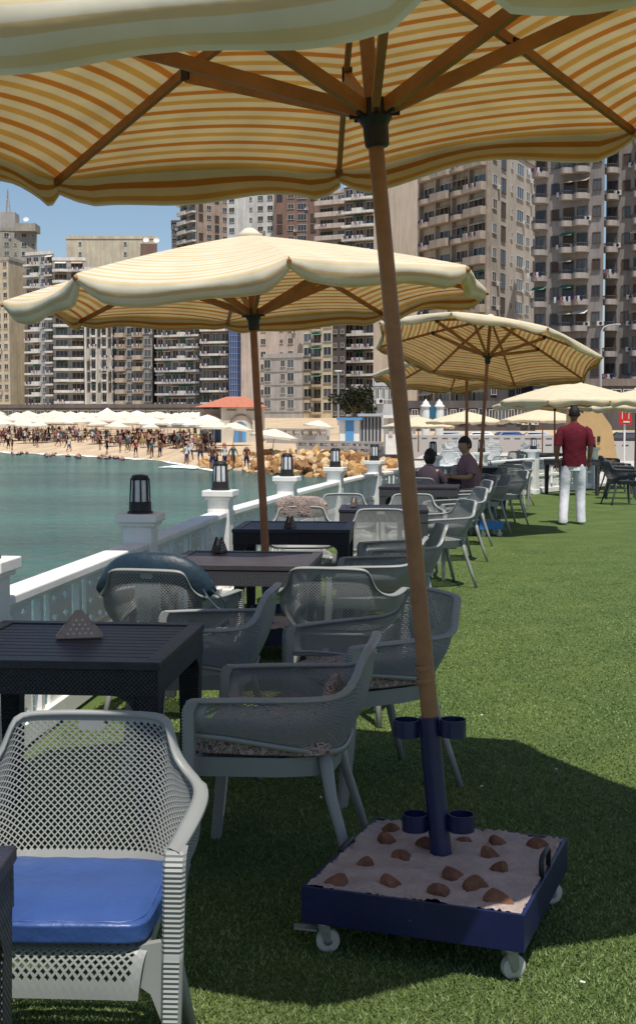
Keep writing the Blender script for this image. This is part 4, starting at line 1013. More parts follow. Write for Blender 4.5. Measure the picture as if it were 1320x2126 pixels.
for i in range(34):
    px = rnd.uniform(-60, 480); t = rnd.uniform(.5, 8); D = shoreD(px)+t; 
    po, me = MINI[rnd.choice((0, 1, 2, 3, 4, 5, 11))]
    place_mini(me, xat(px, D), D, landz(px, D), 'beachgoer in a '+po.split()[1]+' top on the open sand near the water line', 'beachgoers in '+po.split()[1]+' on the open sand', sc=rnd.uniform(.85, 1.05))
for i in range(30):
    px = rnd.choice((rnd.uniform(-60, 60), rnd.uniform(85, 175), rnd.uniform(200, 260), rnd.uniform(-60, 260))); y = np.interp(px, SHX, SHY)+rnd.uniform(.3, 7); g = G(px, y, SEA)
    place_mini(rnd.choice(SWIM), g.x, g.y, SEA-.12, 'bather with head and shoulders above the shallow water', 'bathers in the shallow water', sc=1.05)
for lab, px, k in (('beachgoer in dark clothes standing alone on the wet sand', 388, 0), ('beachgoer in navy standing left of the second parasol pole', 466, 3), ('beachgoer in white walking beside the boulders', 484, 5), ('beachgoer in brown near the boulders by the parasol pole', 512, 1)):
    D = shoreD(px)+3; place_mini(MINI[k][1], xat(px, D), D, landz(px, D), lab, None, rz=.5)

# ------------------------------------------------------------------ beach umbrellas
def beach_brolly(top, seed):
    b = MB(); rn = random.Random(seed); n = 8; Rr, h = 1.55, .55; z = 2.2
    vs = [(0, 0, z+h)]; 
    for j, (f, zz) in enumerate(((.5, .34), (1, 0))):
        for i in range(16):
            a = 2*math.pi*i/16; r = Rr*f*(1 if i % 2 == 0 else .95); vs.append((r*math.cos(a), r*math.sin(a), z+zz*h/.55*.9+(.03 if i % 2 else 0)))
    for i in range(16): a = 2*math.pi*i/16; r = Rr*(1 if i % 2 == 0 else .96); vs.append((r*math.cos(a), r*math.sin(a), z-.16))
    fs = [(0, 1+i, 1+(i+1) % 16) for i in range(16)]
    for j in (0, 1): fs += [(1+16*j+i, 17+16*j+i, 17+16*j+(i+1) % 16, 1+16*j+(i+1) % 16) for i in range(16)]
    b.add(vs, fs, 0); b.tube((0, 0, -.2), (0, 0, z+h+.08), .03, .025, 8, 1)
    return b.mesh('beach_umbrella', [top, mat('pale_pole', (.5, .45, .38), .6)])
BT = [beach_brolly(mat('umbrella_cream', (.66, .585, .47), .8, .1, var=.05, vscale=2), 1), beach_brolly(mat('umbrella_white', (.74, .70, .61), .8, .1), 2), beach_brolly(mat('umbrella_yellow', (.62, .47, .14), .8, .1), 3)]
rnd = random.Random(5); cnt = 0
for row in range(9):
    for q in range(20):
        t = 15+row*6.2; px = -110+q*29+rnd.uniform(-9, 9)+(row % 2)*14
        if px > 445-(row*2) or rnd.random() < .16: continue
        t += rnd.uniform(-3, 3)
        D = shoreD(px)+t+rnd.uniform(-1.5, 1.5)
        k = 2 if (row < 2 and rnd.random() < .1) else (0 if rnd.random() < .75 else 1)
        o = bpy.data.objects.new('beach_umbrella', BT[k]); COL.objects.link(o); s = rnd.uniform(.75, 1.02)
        o.location = (xat(px, D), D, landz(px, D)-.05); o.scale = (s, s, rnd.uniform(.9, 1.05)); o.rotation_euler = (rnd.uniform(-.06, .06), rnd.uniform(-.06, .06), rnd.uniform(0, 1))
        tag(o, ['cream beach umbrella', 'white beach umbrella', 'mustard yellow beach umbrella'][k]+' in the '+['front', 'second', 'third', 'fourth', 'fifth', 'sixth', 'seventh', 'eighth', 'rearmost'][row]+' packed row on the sand', 'beach umbrella', ['cream', 'white', 'yellow'][k]+' beach umbrellas of the '+['front', 'second', 'third', 'fourth', 'fifth', 'sixth', 'seventh', 'eighth', 'rearmost'][row]+' row')
for lab, px, D, s in (('white beach umbrella standing before the red roofed villa', 482, 118, 1.1), ('cream beach umbrella tilted right of the second parasol pole', 562, 95, 1.15), ('white beach umbrella above the railing terrace by the striped cabins', 655, 120, .9)):
    o = bpy.data.objects.new('beach_umbrella', BT[0]); COL.objects.link(o); o.location = (xat(px, D), D, landz(px, D)-.6); o.scale = (s, s, 1); o.rotation_euler = (0, .12, 0); tag(o, lab, 'beach umbrella')

# ------------------------------------------------------------------ boulders
RK = [mat('ochre_rock_%s' % n, c, .9, .1, var=.35, vscale=2.5, bump=.9, bscale=5) for n, c in (('warm', (.44, .26, .11)), ('pale', (.56, .40, .23)), ('deep', (.26, .14, .065)))]
def rock(seed, m):
    rn = random.Random(seed); bm = bmesh.new(); bmesh.ops.create_icosphere(bm, subdivisions=2, radius=.5)
    pl = [(Vector((rn.uniform(-1, 1), rn.uniform(-1, 1), rn.uniform(-1, 1))).normalized(), rn.uniform(.20, .40)) for _ in range(13)]
    for v in bm.verts:
        for n_, d in pl:
            k = v.co.dot(n_)
            if k > d: v.co -= n_*(k-d)
        v.co *= 1+rn.uniform(-.03, .03)
    me = bpy.data.meshes.new('boulder'); bm.to_mesh(me); bm.free(); me.materials.append(m); return me
ROCKS = [rock(i, RK[i % 3]) for i in range(12)]
rnd = random.Random(9)
for i in range(290):
    px = rnd.triangular(430, 880, 700) if i > 40 else rnd.uniform(420, 560); t = rnd.uniform(-.5, 19)*min(1, .25+(px-420)/200); D = shoreD(px)+t
    ri = rnd.randrange(12); o = bpy.data.objects.new('boulder', ROCKS[ri]); COL.objects.link(o); s = rnd.uniform(.45, 1.3)*(1 if px > 520 else .8)
    o.location = (xat(px, D), D, landz(px, D)+s*.18); o.scale = (s*rnd.uniform(.8, 1.3), s, s*rnd.uniform(.6, .9)); o.rotation_euler = (rnd.uniform(0, 6), rnd.uniform(0, 6), rnd.uniform(0, 6))
    wd = ('large' if s > .95 else 'small')+' '+('ochre', 'pale sandy', 'dark brown')[ri % 3]
    pl = 'at the water edge of the heap' if t < 5 else ('in the middle of the heap' if t < 12 else 'at the back of the heap below the terraces')
    tag(o, wd+' boulder '+pl, 'boulder', wd+' boulders '+pl)

# ------------------------------------------------------------------ buildings
WINC = {}
GL = [mat('dark_glass', (.03, .035, .045), .2, .5), mat('brown_shade', (.07, .05, .04), .6, .3), mat('grey_glass', (.09, .10, .11), .25, .5), mat('blue_shutter', (.06, .10, .16), .5, .3)]
WF = mat('window_frame_white', (.55, .54, .5), .6, .2)
FRM = mat('window_frame_brown', (.12, .08, .06), .6, .2)
def win_mesh(w_, h, g, fr):
    k = (round(w_, 1), round(h, 1), g, fr.name)
    if k in WINC: return WINC[k]
    w_, h = k[0], k[1]; b = MB(); t = .08
    b.add([(-w_/2, -.05, 0), (w_/2, -.05, 0), (w_/2, -.05, h), (-w_/2, -.05, h)], [(0, 1, 2, 3)], 0)
    for x in (-w_/2, w_/2): b.box((x, -.03, h/2), (t, .14, h+t), mi=1)
    n = max(1, int(w_/1.3))
    for i in range(1, n+1 if n > 1 else 2):
        x = -w_/2+w_*i/(n+1) if n > 1 else 0
        b.box((x, -.04, h/2), (t*.8, .10, h), mi=1)
    b.box((0, -.03, h), (w_, .15, t), mi=1); b.box((0, -.06, 0), (w_+.2, .22, t), mi=1)
    WINC[k] = b.mesh('window', [GL[g], fr]); return WINC[k]
BALC = {}
def balc_mesh(w_, dp, kind, m, m2):
    k = (round(w_, 1), dp, kind, m.name, m2.name)
    if k in BALC: return BALC[k]
    w_ = k[0]; b = MB()
    if kind == 'curve':
        n = 10; pts = [(-w_/2+w_*i/n, -dp*(.55+.45*math.sin(math.pi*i/n))) for i in range(n+1)]
        poly = [(-w_/2, 0)]+pts+[(w_/2, 0)]
        b.prism(poly, -.18, 0, 0)
        inn = [(x*.97, y+.12) for x, y in pts]
        o = [(-w_/2, 0)]+pts+[(w_/2, 0)]; q = [(-w_/2+.1, 0)]+inn+[(w_/2-.1, 0)]
        vs = []
        for (x, y), (x2, y2) in zip(o, q): vs += [(x, y, 0), (x, y, .55), (x2, y2, .55), (x2, y2, 0)]
        b.add(vs, [(i*4+a, i*4+(a+1) % 4, (i+1)*4+(a+1) % 4, (i+1)*4+a) for i in range(len(o)-1) for a in range(4)], 1)
        for (x, y) in o[1:-1]: b.box((x, y+.06, .75), (.05, .05, .4), mi=2)
        vs = []
        for (x, y) in o: vs += [(x, y+.02, .95), (x, y+.10, .95), (x, y+.10, 1.02), (x, y+.02, 1.02)]
        b.add(vs, [(i*4+a, i*4+(a+1) % 4, (i+1)*4+(a+1) % 4, (i+1)*4+a) for i in range(len(o)-1) for a in range(4)], 2)
    else:
        b.box((0, -dp/2, -.09), (w_, dp, .18), mi=0)
        ph = 1.0 if kind == 'solid' else .35
        b.box((0, -dp+.06, ph/2), (w_, .12, ph), mi=1)
        for s in (-1, 1): b.box((s*(w_/2-.06), -dp/2+.06, ph/2), (.12, dp-.12, ph), mi=1)
        if kind != 'solid':
            b.box((0, -dp+.06, 1.0), (w_, .06, .07), mi=2)
            for i in range(int(w_/.7)+1): b.box((-w_/2+.1+i*(w_-.2)/int(w_/.7), -dp+.06, .68), (.06, .05, .62), mi=2)
    BALC[k] = b.mesh('balcony', [m, m2, mat('dark_rail', (.09, .085, .08), .6)]); return BALC[k]
acm = MB(); acm.box((0, -.2, 0), (.8, .35, .6)); acm.lathe([(.24, 0), (.24, .02), (.05, .02)], (0, 0, 0), 12, 1)
acm = MB(); acm.box((0, -.22, 0), (.85, .35, .6)); acm.tube((.12, -.40, 0), (.12, -.42, 0), .22, .2, 12, 1); ACM = acm.mesh('air_conditioner', [mat('ac_white', (.6, .6, .58), .6), BLACK])
aw = MB(); aw.add([(-1.3, 0, 0), (1.3, 0, 0), (1.3, -1.1, -.5), (-1.3, -1.1, -.5), (-1.3, 0, -.04), (1.3, 0, -.04), (1.3, -1.1, -.54), (-1.3, -1.1, -.54)], [(0, 1, 2, 3), (7, 6, 5, 4), (0, 3, 7, 4), (1, 5, 6, 2), (3, 2, 6, 7)])
AWN = [aw.mesh('awning', mat('awning_'+n, c, .85)) for n, c in (('tan', (.45, .33, .22)), ('green', (.08, .2, .15)), ('white', (.6, .58, .52)))]
ld = MB(); rn = random.Random(2)
for i in range(5): ld.add([(-1.1+i*.45, 0, 0), (-.75+i*.45, 0, 0), (-.78+i*.45, -.03, -rn.uniform(.4, .8)), (-1.08+i*.45, .02, -rn.uniform(.4, .8))], [(0, 1, 2, 3)], i % 3)
LDM = ld.mesh('laundry', [cl[2], cl[3], cl[6]])

def wmat(name, c, var=.18):
    key = 'facade_'+name
    if key in MATS: return MATS[key]
    m = mat(key, c, .9, .1, var=var, vscale=.22, bump=.3, bscale=6)
    n = m.node_tree.nodes; L = m.node_tree.links; p = n['Principled BSDF']; src = p.inputs['Base Color'].links[0].from_socket
    tc = n.new('ShaderNodeTexCoord'); mp = n.new('ShaderNodeMapping'); mp.inputs['Scale'].default_value = (1.1, 1.1, .10); L.new(tc.outputs['Object'], mp.inputs[0])
    nz = n.new('ShaderNodeTexNoise'); nz.inputs['Scale'].default_value = 1.2; nz.inputs['Detail'].default_value = 7; nz.inputs['Roughness'].default_value = .7; L.new(mp.outputs[0], nz.inputs['Vector'])
    rp = n.new('ShaderNodeValToRGB'); rp.color_ramp.elements[0].position = .36; rp.color_ramp.elements[1].position = .62
    rp.color_ramp.elements[0].color = (.52, .50, .48, 1); rp.color_ramp.elements[1].color = (1.1, 1.09, 1.06, 1); L.new(nz.outputs[0], rp.inputs[0])
    mm = n.new('ShaderNodeMix'); mm.data_type = 'RGBA'; mm.blend_type = 'MULTIPLY'; mm.inputs[0].default_value = .42; L.new(src, mm.inputs[6]); L.new(rp.outputs[0], mm.inputs[7]); L.new(mm.outputs[2], p.inputs['Base Color'])
    return m
def building(label, front, ytop, faces, wall, slab=None, zb=1.2, depth=16, fh=3.05, roof=True, cat='building', seed=0, junk=.0, trim=None, name='apartment_building', group='apartment blocks along the seafront'):
    rn = random.Random(seed+int(front[0][0])); pts = [Vector((xat(px, D), D, 0)) for px, D in front]
    D0 = front[0][1]; zt = zat(ytop, sum(f[1] for f in front)/len(front))
    ctr = sum(pts, Vector())/len(pts)
    root = empty(name, (ctr.x, ctr.y, zb)); tag(root, label, cat, group)
    loc = [p-ctr for p in pts]; H = zt-zb
    vd = Vector((ctr.x, ctr.y, 0)).normalized()
    poly = [(p.x, p.y) for p in loc]+[(p.x, p.y) for p in [loc[-1]+vd*depth, loc[0]+vd*depth]]
    b = MB(); b.prism(poly, -3, H, 0)
    par = .9
    fixn(b.build('wall', wall, root))
    slab = slab or wall; trim = trim or WF
    if roof:
        r = MB(); n = len(poly)
        for i in range(n):
            a, c = Vector((*poly[i], H)), Vector((*poly[(i+1) % n], H)); r.bar(a+Vector((0, 0, .4)), c+Vector((0, 0, .4)), .35, .9)
        r.build('roof_parapet', slab, root)
    wins = []; bals = []
    for fi, spec in enumerate(faces):
        if not spec: continue
        a, c = loc[fi], loc[fi+1]; d = c-a; L = d.length; rz = math.atan2(d.y, d.x); d.normalize(); nrm = Vector((d.y, -d.x, 0))
        st, nb = spec[0], spec[1]; opt = spec[2] if len(spec) > 2 else {}
        y0 = opt.get('ymax'); nf = int(H/fh); bw = L/nb
        for f in range(nf):
            z = H-(f+1)*fh
            if z < -.5: continue
            for q in range(nb):
                p = a+d*bw*(q+.5)
                sty = st[q % len(st)]
                sd = abs(a.y) 
                if sty == '.': continue
                if sty in 'bcrR':
                    gm = rn.choice((0, 0, 1, 1, 2))
                    wins.append((p+Vector((0, 0, z+.12)), rz, win_mesh(bw*.74, 2.3, gm, trim)))  # balcony doors made wide; recess shade is put into their dark glass
                    kd = {'b': 'solid', 'c': 'curve', 'r': 'rail', 'R': 'rail'}[sty]
                    bals.append((p+Vector((0, 0, z+.02)), rz, balc_mesh(bw*(.99 if sty != 'R' else .8), opt.get('bd', 1.4), kd, slab, slab)))
                    if rn.random() < junk+.08: o = link('awning', rn.choice(AWN), root); o.location = p+nrm*.1+Vector((0, 0, z+2.65)); o.rotation_euler[2] = rz; o.scale[0] = min(1.2, bw/2.7)
                    if rn.random() < junk*.7+.08: o = link('laundry', LDM, root); o.location = p+nrm*(opt.get('bd', 1.4)+.12)+Vector((0, 0, z+.95)); o.rotation_euler[2] = rz
                elif sty == 'w': wins.append((p+Vector((0, 0, z+.95)), rz, win_mesh(min(1.8, bw*.55), 1.4, rn.choice((0, 1, 2)), trim)))
                elif sty == 'W': wins.append((p+Vector((0, 0, z+.7)), rz, win_mesh(bw*.8, 1.8, rn.choice((0, 2)), trim)))
                elif sty == 's': wins.append((p+Vector((0, 0, z+1.1)), rz, win_mesh(.8, 1.0, 0, trim)))
                elif sty == 'd': 
                    if rn.random() < .75: wins.append((p+Vector((0, 0, z+.3)), rz, win_mesh(bw*.5, 2.2, rn.choice((0, 1)), FRM)))
                if sty in 'wWbc' and rn.random() < .22+junk*.3:
                    o = link('air_conditioner', ACM, root); o.location = p+d*bw*.40+nrm*.02+Vector((0, 0, z+.8)); o.rotation_euler[2] = rz
            if opt.get('belt'):
                pass
        if opt.get('belt'):
            be = MB()
            for f in range(nf):
                z = H-(f+1)*fh; be.bar(a+nrm*.06+Vector((0, 0, z)), c+nrm*.06+Vector((0, 0, z)), .12, .22)
            be.build('floor_bands', slab, root)
        if opt.get('piers'):
            for q in range(nb+1):
                pm = MB(); p = a+d*bw*q+nrm*.35; pm.box(p+Vector((0, 0, H/2)), (.45, .7, H-.02), rz); pm.build('pier', trim if opt.get('tp') else slab, root)
    def put(lst, nm):
        lst.sort(key=lambda t: 0)
        for p, rz, me in lst[:100]:
            o = link(nm, me, root); o.location = p; o.rotation_euler[2] = rz
        if len(lst) > 100:
            mb = MB(); mats = list(lst[0][2].materials)
            for p, rz, me in lst[100:]:
                M = Matrix.Translation(p)@Matrix.Rotation(rz, 4, 'Z'); vs = [M@v.co for v in me.vertices]; o_ = len(mb.v); mb.v += [tuple(v) for v in vs]
                for pl in me.polygons: mb.f.append([i+o_ for i in pl.vertices]); mb.m.append(pl.material_index)
            o = mb.build('more_'+nm+'s', mats, root); o['kind'] = 'stuff'
    put(wins, 'window'); put(bals, 'balcony')
    return root, H, loc
def tank(root, x, y, z, m=None):
    t = MB(); t.lathe([(.8, 0), (.8, 1.4), (.5, 1.7), (.1, 1.75)], (x, y, z), 12); t.build('water_tank', m or mat('tank_white', (.7, .7, .7), .5), root, True)
def dish(root, x, y, z):
    d = MB(); d.tube((x, y, z), (x, y, z+1.2), .06, .06, 6); d.lathe([(.02, 0), (.5, .1), (.9, .35), (.92, .36), (.5, .14), (.02, .04)], (0, 0, 0), 14)
    d.v = d.v[:12]+[tuple(Matrix.Rotation(R(60), 3, 'X')@Vector(v)+Vector((x, y-.1, z+1.2))) for v in d.v[12:]]
    d.build('satellite_dish', mat('dish_white', (.7, .7, .68), .5), root)

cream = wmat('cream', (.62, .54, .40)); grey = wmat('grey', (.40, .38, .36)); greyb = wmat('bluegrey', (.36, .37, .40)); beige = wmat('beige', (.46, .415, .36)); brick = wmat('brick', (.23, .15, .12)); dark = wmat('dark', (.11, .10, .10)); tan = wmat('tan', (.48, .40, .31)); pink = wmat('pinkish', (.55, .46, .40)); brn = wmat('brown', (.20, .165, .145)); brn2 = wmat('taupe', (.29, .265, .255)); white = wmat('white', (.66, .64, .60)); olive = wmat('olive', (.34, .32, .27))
# left group
r, H, l = building('old grey tower with a lift shaft and mast at far left', [(-60, 440), (84, 445)], 478, [('ws', 8)], olive, seed=1)
q = MB(); q.box((1.5, 5, H+3.1), (5, 7, 6.6)); q.build('lift_shaft', grey, r)
q = MB(); 
for s in (-1, 1):
    for s2 in (-1, 1): q.bar((1+s*.7, 5+s2*.7, H+6.3), (1, 5, H+15), .18, .18)
for k in range(6): q.bar((1-.7+k*.1, 4.6, H+6.4+k*1.4), (1+.6-k*.1, 4.6, H+7.7+k*1.4), .12, .12)
q.build('mast', grey, r); q = MB(); q.box((7.7, 4, H+1.2), (7, 8, 2.6)); q.build('roof_room', olive, r); dish(r, 8, 1, H+2.5)
building('cream tower with a blank sunlit side wall at the left edge', [(-70, 392), (24, 380), (60, 392)], 545, [('wWw', 7), None], cream, beige, seed=2, fh=2.95)
building('narrow blue grey block with cluttered balconies beside the cream tower', [(60, 372), (117, 368)], 528, [('rbw', 4)], greyb, white, seed=3, junk=.35, trim=WF)
building('pale cream roof storey with two small windows above the left blocks', [(144, 400), (330, 400)], 495, [('.s....s...', 10)], cream, seed=4)
r, H, l = building('grey block with long curved balconies left of the gridded block', [(115, 366), (182, 366)], 540, [('c', 2, {'bd': 1.8})], grey, white, seed=5, junk=.3)
building('cream block with a grid of tall windows and piers', [(181, 362), (247, 362)], 560, [('dr', 6, {'piers': 1})], wmat('cream_grey', (.50, .47, .41)), white, seed=6, junk=.25)
building('cream and brown block with deep dark balconies behind the beach hut', [(247, 356), (318, 352), (332, 366)], 560, [('bW', 4, {'bd': 1.7}), None], brn2, tan, seed=7, junk=.25)
r, H, l = building('brick rooftop hut with white dishes on the left skyline', [(296, 396), (330, 396)], 505, [('.', 1)], brick, seed=8, name='rooftop_hut', roof=False); dish(r, -1, 2, H); dish(r, 2, 3, H); 
building('grey block with white cluttered balconies left of the dark slab block', [(328, 345), (421, 340)], 600, [('rRrb', 6)], grey, white, seed=9, junk=.6)
building('dark block with pale balcony slabs left of the blue glass strip', [(420, 330), (479, 328)], 610, [('r', 3, {'bd': 1.5})], brn, white, seed=10, junk=.2)
# blue glass strip
r, H, l = building('narrow blue tiled glass block behind the villa', [(478, 322), (503, 322)], 560, [('.', 1)], mat('blue_tiles', (.035, .07, .22), .3, .5, var=.2, vscale=1), seed=11)
q = MB(); Lx = (l[1]-l[0]).length
for i in range(6): q.box((l[0].x+Lx*i/5, l[0].y-.06, H/2), (.16, .12, H))
for i in range(int(H/1.5)): q.box((0, l[0].y-.08, i*1.5+.5), (Lx, .10, .14))
q.build('facade_grid', mat('pale_blue_grid', (.22, .27, .38), .5), r)
# tall tower poking over second parasol
building('tall brick and white tower with green balcony top on the skyline', [(378, 430), (412, 420), (477, 428)], 405, [('bR', 2), ('dw', 4)], wmat('brick_pale', (.36, .28, .23)), white, seed=12, junk=.3)
building('thin dark block behind the tall brick tower', [(360, 440), (384, 440)], 462, [('w', 2)], dark, seed=13)
building('white tower with few small windows above the second parasol', [(474, 400), (572, 395)], 402, [('w.sw', 5)], white, seed=14)
building('tower with brick red panels above the second parasol', [(570, 380), (662, 378)], 395, [('dwWd', 4)], brick, cream, seed=15)
for k in range(1): pass
building('stepped balcony tower above the right of the second parasol', [(660, 350), (733, 345)], 400, [('b', 2, {'bd': 2.2})], beige, pink, seed=16, junk=.3)
building('dark balcony tower left of the big pole', [(714, 300), (778, 296)], 385, [('rb', 3, {'bd': 1.6})], brn, white, seed=17, junk=.35)
building('pinkish cream block behind the second parasol pole', [(501, 318), (632, 312)], 590, [('..w.sw', 7, {'belt': 0})], pink, seed=18)
building('grey flat fronted block beside the villa', [(548, 285), (628, 280)], 742, [('W.w', 5, {'belt': 1})], wmat('flatgrey', (.42, .40, .38)), grey, seed=19, fh=2.9)
building('cream block with dark window strips right of the pinkish block', [(629, 292), (690, 288)], 600, [('WR', 3, {'bd': 1.0})], cream, tan, seed=20, junk=.2)
building('dark narrow tower with small windows', [(688, 294), (718, 292)], 560, [('s', 2)], dark, brn, seed=21)
building('large plain beige gable wall behind the big pole', [(774, 262), (884, 255)], 330, [None], wmat('plainbeige', (.56, .47, .38), .06), seed=22)
building('weathered apartment tower with rounded pale balconies and stained side wall', [(874, 205), (1012, 190), (1112, 212)], 325, [('cb', 4, {'piers': 1, 'bd': 1.7, 'tp': 0}), ('wdsW', 6)], beige, wmat('weathered', (.36, .30, .25), .45), seed=23, junk=.4, fh=3.5)
# patches on the stained side wall
building('tall taupe apartment tower with curved balconies in front at right', [(1104, 178), (1246, 172)], 250, [('cwc', 5, {'bd': 1.8})], brn2, wmat('slabgrey', (.33, .30, .28)), seed=24, fh=3.45, junk=.12, trim=FRM)
building('second wing of taupe balconies at the right edge', [(1250, 176), (1420, 170)], 240, [('cw', 6, {'bd': 1.8})], wmat('taupe2', (.26, .24, .23)), wmat('slabgrey', (.33, .30, .28)), seed=25, fh=3.45, junk=.1, trim=FRM)
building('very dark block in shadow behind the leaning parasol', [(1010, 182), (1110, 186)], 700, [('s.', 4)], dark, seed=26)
building('pale bluish house with dark shutters beside the big pole', [(776, 150), (828, 150)], 800, [('w', 4)], wmat('palebluegrey', (.50, .52, .55)), seed=27, zb=.8, fh=2.6, name='house', group=None)
building('low dark shopfront strip behind the far terrace', [(830, 160), (1110, 160)], 846, [('Ww', 14)], dark, seed=28, zb=.5, fh=2.6, name='shop_building', group=None)
building('dark ground floor podium below the taupe tower', [(1105, 165), (1420, 165)], 800, [('W', 12)], dark, brn, seed=29, zb=.5, fh=3, name='shop_building', group=None)
building('dark low arcade behind the beach umbrellas', [(-80, 330), (420, 318)], 846, [('Wb', 22)], wmat('arcade', (.16, .14, .13)), seed=30, zb=.8, fh=3.2, name='shop_building', group=None)

# villa with the red roof
def villa():
    D = 128; x0, x1 = xat(412, D), xat(552, D); root = empty('villa', ((x0+x1)/2, D, 0)); tag(root, 'cream beach villa with a red tiled roof, arched porch and blue shutters', 'villa')
    W = x1-x0; vw = wmat('villa', (.66, .60, .50), .08); zg = landz(480, D)-.2; e = zat(845, D)
    cxr = xat(500, D)-(x0+x1)/2
    b = MB(); b.box((cxr+.1, 3, (zg+e)/2), (W-2.4-.2, 6, e-zg)); b.box((-W/2+1.2, 4.2, (zg+e)/2-.1), (2.4, 5, e-zg-.2)); b.build('wall', vw, root)
    r = MB(); zr = zat(822, D); r.add([(-W/2-.3, -.5, e), (W/2+.1, -.5, e), (W/2+.1, 7, e), (-W/2-.3, 7, e), (-W/2+2.6, 3, zr), (W/2-2.2, 3, zr)], [(0, 1, 5, 4), (1, 2, 5), (2, 3, 4, 5), (3, 0, 4), (0, 3, 2, 1)]); r.build('roof', mat('red_roof_tiles', (.46, .17, .11), .85, .1, var=.15, vscale=3), root)
    for px in (449, 499):
        x = xat(px, D)-(x0+x1)/2; s = MB(); y = -.06 if px == 499 else 1.62
        n = 10; h_ = zat(879, D)-zg; pts = [(x+.5*math.cos(math.pi*i/n), zg+h_-.3+.5*math.sin(math.pi*i/n)) for i in range(n+1)]
        poly = [(x-.5, zg+.1), (x+.5, zg+.1)]+pts
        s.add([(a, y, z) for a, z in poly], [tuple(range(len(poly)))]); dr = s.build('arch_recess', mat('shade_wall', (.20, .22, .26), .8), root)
        for sx in (-1, 1):
            d = MB(); d.box((x+sx*.36, y-.12, zg+h_/2), (.40, .08, h_*.95), R(12*sx)); d.build('shutter', mat('sky_blue_paint', (.10, .30, .58), .6), root)
    x = xat(501, D)-(x0+x1)/2; ar = MB(); zc = zat(881, D); pts = [(x+1.08*math.cos(math.pi*i/14), -.12, zc+.95*math.sin(math.pi*i/14)) for i in range(15)]; ar.sweep(pts, .07, 6); ar.build('arch_moulding', mat('brown_trim', (.22, .13, .1), .8), root)
    for k in (-1, 1):
        v = MB(); v.box((x+k*.95, -.03, e-.28), (.9, .08, .12)); v.build('vent', mat('brown_trim', (.22, .13, .1), .8), root)
villa()
def cabin(label, px0, px1, y0, y1, D, m, m2, nstr, roofm):
    x0, x1 = xat(px0, D), xat(px1, D); z1, z0 = zat(y0, D), zat(y1, D); W = x1-x0; root = empty('beach_cabin', ((x0+x1)/2, D, z0)); tag(root, label, 'cabin')
    b = MB(); b.box((0, 1.2, (z1-z0)/2-.6), (W, 2.4, z1-z0+1.2)); b.build('wall', m, root)
    for i in range(nstr):
        s = MB(); s.box((-W/2+W*(i+.5)/nstr, -.04, (z1-z0)/2), (W/nstr*.42, .06, (z1-z0)*.94)); s.build('panel', m2, root)
    r = MB(); r.box((0, 1.1, z1-z0+.1), (W+.4, 3, .2)); r.build('roof', roofm, root)
cabin('white beach cabin with sky blue side stripe', 705, 746, 872, 922, 100, WHITE, mat('sky_blue_paint', (.10, .30, .58)), 1, mat('sky_blue_paint', (.10, .30, .58)))
cabin('grey striped beach cabins right of the blue and white one', 748, 792, 864, 918, 102, mat('cabin_grey', (.4, .42, .44), .7), BLACK, 6, mat('cabin_grey', (.4, .42, .44), .7))
cabin('white kiosk with a pointed roof rising above the beach umbrellas', 208, 238, 866, 884, 205, WHITE, mat('kiosk_tan', (.4, .3, .2)), 2, WHITE)
k = MB(); D = 205; x = xat(222, D); z = zat(866, D); k.add([(x-2, D-1, z), (x+2, D-1, z), (x+2, D+3, z), (x-2, D+3, z), (x, D+1, z+1.5)], [(0, 1, 4), (1, 2, 4), (2, 3, 4), (3, 0, 4), (3, 2, 1, 0)])
tag(k.build('kiosk_canopy', WHITE), 'white pyramid tent top over the kiosk on the beach', 'canopy')
cabin('white and pink low pavilion left of the turrets', 800, 862, 868, 905, 85, WHITE, mat('pale_pink', (.6, .5, .45)), 3, WHITE)
def turrets():
    D = 82; root = empty('turret_gate', (xat(897, D), D, 0)); tag(root, 'pair of small white turrets joined by a blue board', 'gateway')
    for s in (-1, 1):
        t = MB(); x = s*xat(CX+14, D); zb, zt = -.2, zat(845, D)
        t.lathe([(.27, zb), (.27, zt), (.34, zt), (.34, zt+.08), (.24, zt+.14), (.18, zt+.3), (.06, zt+.42), (.03, zt+.5)], (x, 0, 0), 12); t.build('turret', WHITE, root)
    b = MB(); b.box((0, -.1, zat(855, D)), (.9, .1, .8)); b.build('board', mat('teal_board', (.03, .12, .2), .6), root)
turrets()
def booth():
    D = 46; x0, x1 = xat(1196, D), xat(1268, D); z1 = zat(838, D); root = empty('canvas_booth', ((x0+x1)/2, D, -.2)); tag(root, 'tan canvas booth beyond the man in maroon', 'booth'); W = x1-x0
    m = mat('tan_canvas', (.50, .33, .16), .85, .1, var=.08, vscale=2)
    b = MB(); b.add([(-W/2, 0, 0), (W/2+.3, 0, 0), (W/2, 0, z1-.6), (W/2-.5, 0, z1+.1), (-W/2, 0, z1+.2), (-W/2, 2, 0), (W/2+.3, 2, 0), (W/2, 2, z1-.6), (W/2-.5, 2, z1+.1), (-W/2, 2, z1+.2)], [(0, 1, 2, 3, 4), (9, 8, 7, 6, 5), (0, 5, 6, 1), (1, 6, 7, 2), (2, 7, 8, 3), (3, 8, 9, 4), (4, 9, 5, 0)]); fixn(b.build('canvas_wall', m, root))
    h = MB(); h.box((W/2-.45, -.02, 1.1), (.1, .05, .2)); h.build('latch', BLACK, root)
booth()
